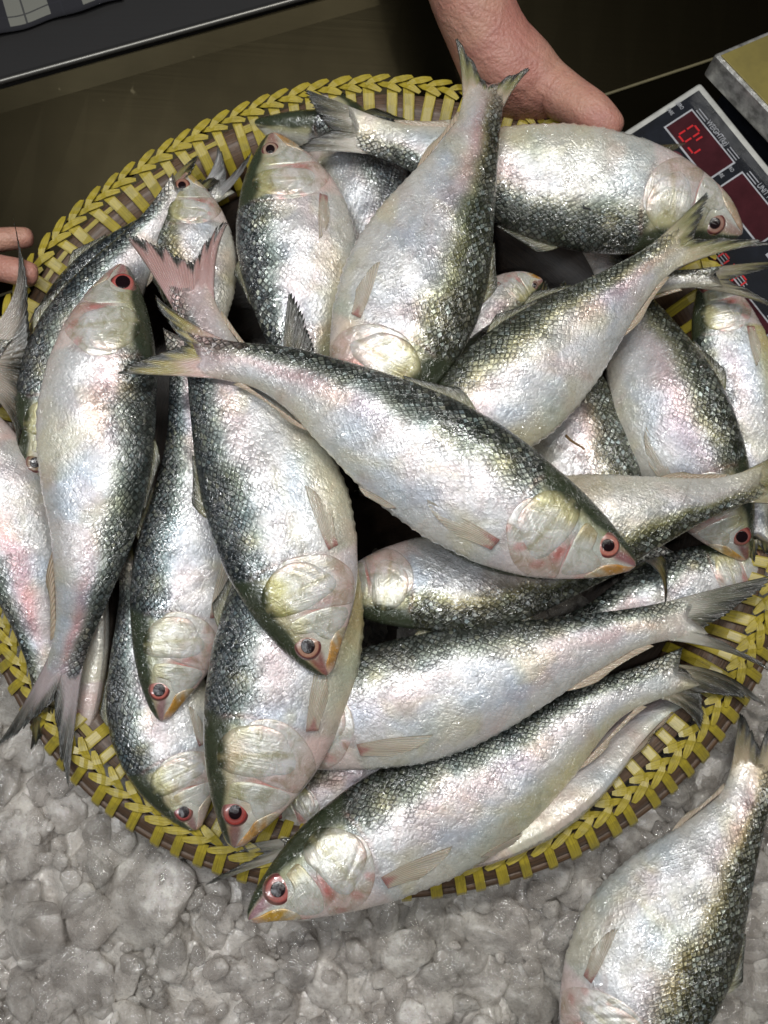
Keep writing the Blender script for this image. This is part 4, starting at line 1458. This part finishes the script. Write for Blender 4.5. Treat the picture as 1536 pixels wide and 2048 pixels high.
# ------------------------------------------------------------------ weighing scale
SZ = 0.070
O = P(1402, 163, SZ)
ax = P(1536, 328, SZ) - O
ax[2] = 0
ax /= np.linalg.norm(ax)
ay = np.array([-ax[1], ax[0], 0])
if np.dot(ay, P(1500, 100, SZ) - O) < 0:
    ay = -ay
az = np.array([0, 0, 1.0])
scale = empty('weighing_scale', (O[0], O[1], 0.0), 'electronic weighing scale with a black panel, red displays and a yellowish pan, beside the hand', 'scale')
PLAST = mat_plain('grey_plastic', (0.50, 0.50, 0.47), 0.4, bump=.1, coat=.3, var=.3)
PANEL = mat_plain('black_panel', (0.016, 0.018, 0.024), 0.25, coat=.6, scale=90, var=.5)
DISP = mat_plain('dark_red_window', (0.060, 0.014, 0.018), 0.12, coat=1.0, var=.3)
PRINT = mat_plain('white_print', (0.42, 0.43, 0.46), 0.5)
LED = mat_plain('red_led', (0.55, 0.015, 0.02), 0.4, emis=0.10)
PAN = mat_plain('olive_pan', (0.30, 0.245, 0.070), 0.42, metal=.3, bump=.15, scale=25, var=.35, coat=.4)
PANS = mat_plain('pan_side', (0.50, 0.49, 0.46), 0.35, metal=.6, bump=.4, scale=120, var=.6)
BTN = mat_plain('red_button', (0.11, 0.02, 0.03), 0.4)


def LP(px, py):
    q = P(px, py, SZ) - O
    return float(np.dot(q, ax)), float(np.dot(q, ay))


def sbox(name, x0, x1, y0, y1, z0, z1, mat, bev=0.0, parent=None):
    import bmesh
    V, F = [], []
    c = O + ax * (x0 + x1) / 2 + ay * (y0 + y1) / 2
    c = np.array([c[0], c[1], (z0 + z1) / 2])
    box(V, F, c, ax, ay, az, abs(x1 - x0) / 2, abs(y1 - y0) / 2, (z1 - z0) / 2)
    o = mesh(name, V, F, mat, parent or scale, smooth=False)
    bm = bmesh.new()
    bm.from_mesh(o.data)
    bmesh.ops.recalc_face_normals(bm, faces=bm.faces)
    if bev:
        bmesh.ops.bevel(bm, geom=bm.edges[:], offset=bev, segments=3, profile=.6, affect='EDGES')
    bm.to_mesh(o.data)
    bm.free()
    return o


sbox('housing', 0.0, .30, -.165, 0.0, .008, SZ, PLAST, .004)
sbox('control_panel', .006, .294, -.159, -.0075, SZ - .002, SZ + .0012, PANEL, .0006)
for (a, b) in ((.02, -.02), (.28, -.02), (.02, -.15), (.28, -.15)):
    sbox('foot', a - .008, a + .008, b - .008, b + .008, 0.0, .009, PANEL, .002)
d0 = LP(1382, 224)
d1 = LP(1415, 359)
dw, dh = abs(LP(1469, 324)[0] - d0[0]), abs(d0[1] - LP(1331, 257)[1])
step = LP(1490, 344)[0] - d0[0]
ZT = SZ + .0014


def text(s, x, y, size, mat, parent, cond=.66, name='lettering'):
    c = bpy.data.curves.new(name, 'FONT')
    c.body = s
    c.size = size
    c.extrude = 0.00015
    c.align_x = 'LEFT'
    c.materials.append(mat)
    tmp = bpy.data.objects.new(name, c)
    me = bpy.data.meshes.new_from_object(tmp)
    bpy.data.objects.remove(tmp)
    n = len(me.vertices)
    co = np.empty(n * 3)
    me.vertices.foreach_get('co', co)
    co = co.reshape(-1, 3)
    p = O + ax * x + ay * y
    p = np.array([p[0], p[1], ZT + .0002]) - np.array(scale.location)
    w_ = p + ax * co[:, 0:1] * cond + ay * co[:, 1:2] + az * co[:, 2:3]
    me.vertices.foreach_set('co', w_.ravel())
    me.update()
    o = bpy.data.objects.new(name, me)
    COL.objects.link(o)
    o.parent = scale
    return o


def seg_digit(V, F, x, y, hgt, on):
    """seven-segment digit"""
    wd = hgt * .5
    t = hgt * .09
    segs = {'a': (wd / 2, hgt, 1), 'd': (wd / 2, 0, 1), 'g': (wd / 2, hgt / 2, 1), 'f': (0, hgt * .75, 0), 'b': (wd, hgt * .75, 0), 'e': (0, hgt * .25, 0), 'c': (wd, hgt * .25, 0)}
    for k in on:
        cx, cy, h = segs[k]
        c = O + ax * (x + cx) + ay * (y + cy)
        c = np.array([c[0], c[1], ZT + .0009])
        box(V, F, c, ax, ay, az, (wd * .38 if h else t / 2), (t / 2 if h else hgt * .19), .0002)


for r_, row_y in enumerate((d0[1], d0[1] - dh * 2.35)):
    for k in range(3 if r_ == 0 else 2):
        x0 = d0[0] + step * k + (0 if r_ == 0 else step * .95)
        f = sbox('display_frame', x0 - .0016, x0 + dw + .0016, row_y - dh - .0016, row_y + .0016, ZT - .0006, ZT + .0002, PRINT)
        w_ = sbox('display', x0, x0 + dw, row_y - dh, row_y, ZT - .0002, ZT + .0006, DISP)
        for a, b in ((x0 + .002, x0 + dw * .25), (x0 + dw * .78, x0 + dw)):
            for q in (.0035, .0065):
                sbox('printed_line', a, b, row_y + q, row_y + q + .0008, ZT - .0004, ZT + .0002, PRINT)
text('WEIGHT(kg)', d0[0] + dw * .27, d0[1] + .0034, .0078, PRINT, scale)
text('UNIT PRICE', d0[0] + step + dw * .27, d0[1] + .0034, .0078, PRINT, scale)
text('TOTAL PRICE', d0[0] + step * .95 + dw * .27, d0[1] - dh * 2.35 + .0034, .0074, PRINT, scale)
for k in range(3):
    text('ZERO', d0[0] + step * k - .0145, d0[1] - .007, .0050, PRINT, scale)
    text('TARE', d0[0] + step * k - .0145, d0[1] - dh * .62, .0050, PRINT, scale)
V, F = [], []
seg_digit(V, F, d0[0] + dw * .20, d0[1] - dh * .86, dh * .62, 'abcdef')
seg_digit(V, F, d0[0] + dw * .42, d0[1] - dh * .86, dh * .62, 'cdf')
mesh('lit_digit', V, F, LED, scale, smooth=False)
V, F = [], []
q = LP(1440, 512)
for k, on in enumerate(('abcdef', 'abged', 'abcdef')):
    seg_digit(V, F, q[0] + .012 * k, q[1] - .012, dh * .55, on)
mesh('lit_digit', V, F, LED, scale, smooth=False)
q = LP(1347, 322)
V, F = [], []
nb = 28
for z_ in (SZ, ZT + .0006):
    for k in range(nb):
        a = k / nb * 2 * math.pi
        c = O + ax * (q[0] + .0085 * math.cos(a)) + ay * (q[1] + .0085 * math.sin(a))
        V.append((c[0], c[1], z_))
F = [(k, (k + 1) % nb, nb + (k + 1) % nb, nb + k) for k in range(nb)] + [tuple(range(nb, 2 * nb))]
mesh('button', V, F, BTN, scale, smooth=False)

# pan
PZ = 0.105
a0 = P(1428, 108, PZ)
dx = P(1536, 222, PZ) - a0
dx /= np.linalg.norm(dx)
dy = P(1536, 62, PZ) - a0
dy /= np.linalg.norm(dy)
q4 = [a0, a0 + dx * .27, a0 + dx * .27 + dy * .22, a0 + dy * .22]
cen = sum(q4) / 4
import bmesh


def prism(name, quad, z0, z1, mat, bev, inset=0.0):
    V = [cen + (p - cen) * (1 - inset) for p in quad]
    V = [np.array([p[0], p[1], z1]) for p in V] + [np.array([p[0], p[1], z0]) for p in V]
    F = [(0, 1, 2, 3), (7, 6, 5, 4)] + [(i, 4 + i, 4 + (i + 1) % 4, (i + 1) % 4) for i in range(4)]
    o = mesh(name, V, F, mat, scale, smooth=False)
    bm = bmesh.new()
    bm.from_mesh(o.data)
    bmesh.ops.recalc_face_normals(bm, faces=bm.faces)
    bmesh.ops.bevel(bm, geom=bm.edges[:], offset=bev, segments=3, profile=.6, affect='EDGES')
    bm.to_mesh(o.data)
    bm.free()
    return o


prism('pan', q4, PZ - .028, PZ, PANS, .003)
prism('pan_surface', q4, PZ - .001, PZ + .0012, PAN, .0006, .03)
prism('pan_support', q4, 0.004, PZ - .0285, PANEL, .003, .12)

# ------------------------------------------------------------------ printed packet at the right edge
pk = empty('packet', P(1560, 640, .04), 'dark packet printed in teal and yellow, just seen past the right rim', 'packet')
V = []
n1, n2 = 24, 16
c = P(1595, 640, .045)
for s_ in (1, -1):
    for i in range(n1):
        for j in range(n2):
            a, b = i / (n1 - 1) * 2 - 1, j / (n2 - 1) * 2 - 1
            e_ = (1 - a ** 4) * (1 - b ** 4)
            V.append((c[0] + b * .045, c[1] + a * .055, c[2] + s_ * (.018 * e_ + .0005) + .002 * math.sin(a * 9 + b * 5) * e_))
F = grid_faces(n1, n2) + [tuple(n1 * n2 + k for k in f[::-1]) for f in grid_faces(n1, n2)]
mesh('bag', V, F, mat_plain('dark_film', (.012, .02, .03), .25, bump=.3, scale=80), pk)
for nm, cc, rr0, colr in (('teal_print', (1525, 655), .011, (.02, .16, .19)), ('teal_print', (1533, 680), .010, (.02, .13, .17)), ('yellow_print', (1532, 572), .006, (.62, .42, .02))):
    V = []
    q = P(*cc, .062)
    for z_ in (0, -.004):
        for k in range(16):
            a = k / 16 * 2 * math.pi
            r = rr0 * (1 + .2 * math.sin(3 * a))
            V.append((q[0] + r * math.cos(a), q[1] + r * math.sin(a), q[2] + z_))
    mesh(nm, V, [tuple(range(16))] + [(k, 16 + k, 16 + (k + 1) % 16, (k + 1) % 16) for k in range(16)], mat_plain(nm, colr, .3, coat=.5), pk, smooth=False)

# ------------------------------------------------------------------ debris
def twig(name, label, cat, p0, p1, r, mat):
    p0, p1 = np.array(p0), np.array(p1)
    t = (p1 - p0) / np.linalg.norm(p1 - p0)
    a = np.cross(t, [0, 0, 1.0])
    a /= np.linalg.norm(a)
    b = np.cross(t, a)
    V = []
    for i in range(8):
        f = i / 7
        c = p0 + (p1 - p0) * f + a * r * .6 * math.sin(f * 5)
        rad_ = r * (1 - .3 * f)
        for k in range(8):
            an = k / 8 * 6.283
            V.append(c + a * rad_ * math.cos(an) + b * rad_ * .7 * math.sin(an))
    F = grid_faces(8, 8, True) + [tuple(range(8)), tuple(range(56, 64))[::-1]]
    return tag(mesh(name, V, F, mat), label, cat)


twig('twig', 'short brown twig lying on the dark scaly flank right of centre', 'twig', P(1131, 870, .133), P(1168, 900, .131), .0011, mat_plain('twig_bark', (.16, .09, .03), .7))
twig('debris', 'tiny black fleck on the flank of the big sideways fish near the scale', 'debris', P(1166, 411, .152), P(1180, 421, .151), .0013, mat_plain('black_fleck', (.01, .01, .01), .5))


# ------------------------------------------------------------------ person: two hands gripping the rim
person = empty('person', P(985, -200, .12), 'person gripping the basket rim with bare hands at the top and left', 'person')


def limb(name, joints, edges, root_i=0, sub=2):
    """joints: (px, py, z, radius m [, flat])"""
    me = bpy.data.meshes.new(name)
    vs = [P(j[0], j[1], j[2]) - np.array(person.location) for j in joints]
    me.from_pydata([tuple(v) for v in vs], edges, [])
    o = bpy.data.objects.new(name, me)
    COL.objects.link(o)
    me.materials.append(FLESH)
    o.parent = person
    sk = o.modifiers.new('skin', 'SKIN')
    sk.use_smooth_shade = True
    for i, j in enumerate(joints):
        r = j[3]
        me.skin_vertices[0].data[i].radius = (r, r * (j[4] if len(j) > 4 else 1))
        me.skin_vertices[0].data[i].use_root = (i == root_i)
    s_ = o.modifiers.new('sub', 'SUBSURF')
    s_.levels = s_.render_levels = sub
    return o


J = [(880, -420, .19, .046), (905, -180, .17, .041), (940, 0, .145, .0365), (980, 85, .125, .033), (1030, 165, .108, .035),   # 0-4 arm, wrist, palm
     (1108, 186, .114, .0260), (1150, 205, .124, .0190), (1182, 226, .130, .0196), (1212, 250, .130, .0158), (1238, 274, .127, .0128),                       # 5-8 thumb
     (1120, 240, .062, .012), (1135, 320, .040, .010), (1110, 390, .035, .008),                                                  # index under the basket
     (1060, 240, .058, .012), (1070, 330, .034, .010), (1050, 410, .030, .008),
     (1005, 225, .058, .012), (1005, 315, .034, .010), (990, 395, .030, .008),
     (965, 235, .062, .011), (945, 300, .040, .009), (935, 350, .034, .007)]
E = [(0, 1), (1, 2), (2, 3), (3, 4), (4, 5), (5, 6), (6, 7), (7, 8), (8, 9), (4, 10), (10, 11), (11, 12), (4, 13), (13, 14), (14, 15), (4, 16), (16, 17), (17, 18), (4, 19), (19, 20), (20, 21)]
limb('arm', J, E, 4)
J = [(-520, 420, .17, .040), (-330, 470, .14, .030), (-210, 505, .11, .029), (-130, 515, .095, .024), (-60, 525, .112, .014), (0, 536, .118, .0112), (34, 543, .119, .0120), (62, 549, .117, .0108), (78, 552, .114, .0080),
     (-60, 490, .085, .012), (10, 478, .080, .0108), (70, 474, .074, .009), (-110, 580, .06, .011), (-50, 590, .045, .009), (-100, 640, .055, .010), (-50, 660, .045, .009), (-120, 690, .055, .010), (-70, 710, .045, .008)]
E = [(0, 1), (1, 2), (2, 3), (3, 4), (4, 5), (5, 6), (6, 7), (7, 8), (3, 9), (9, 10), (10, 11), (3, 12), (12, 13), (2, 14), (14, 15), (2, 16), (16, 17)]
limb('arm', J, E, 3)
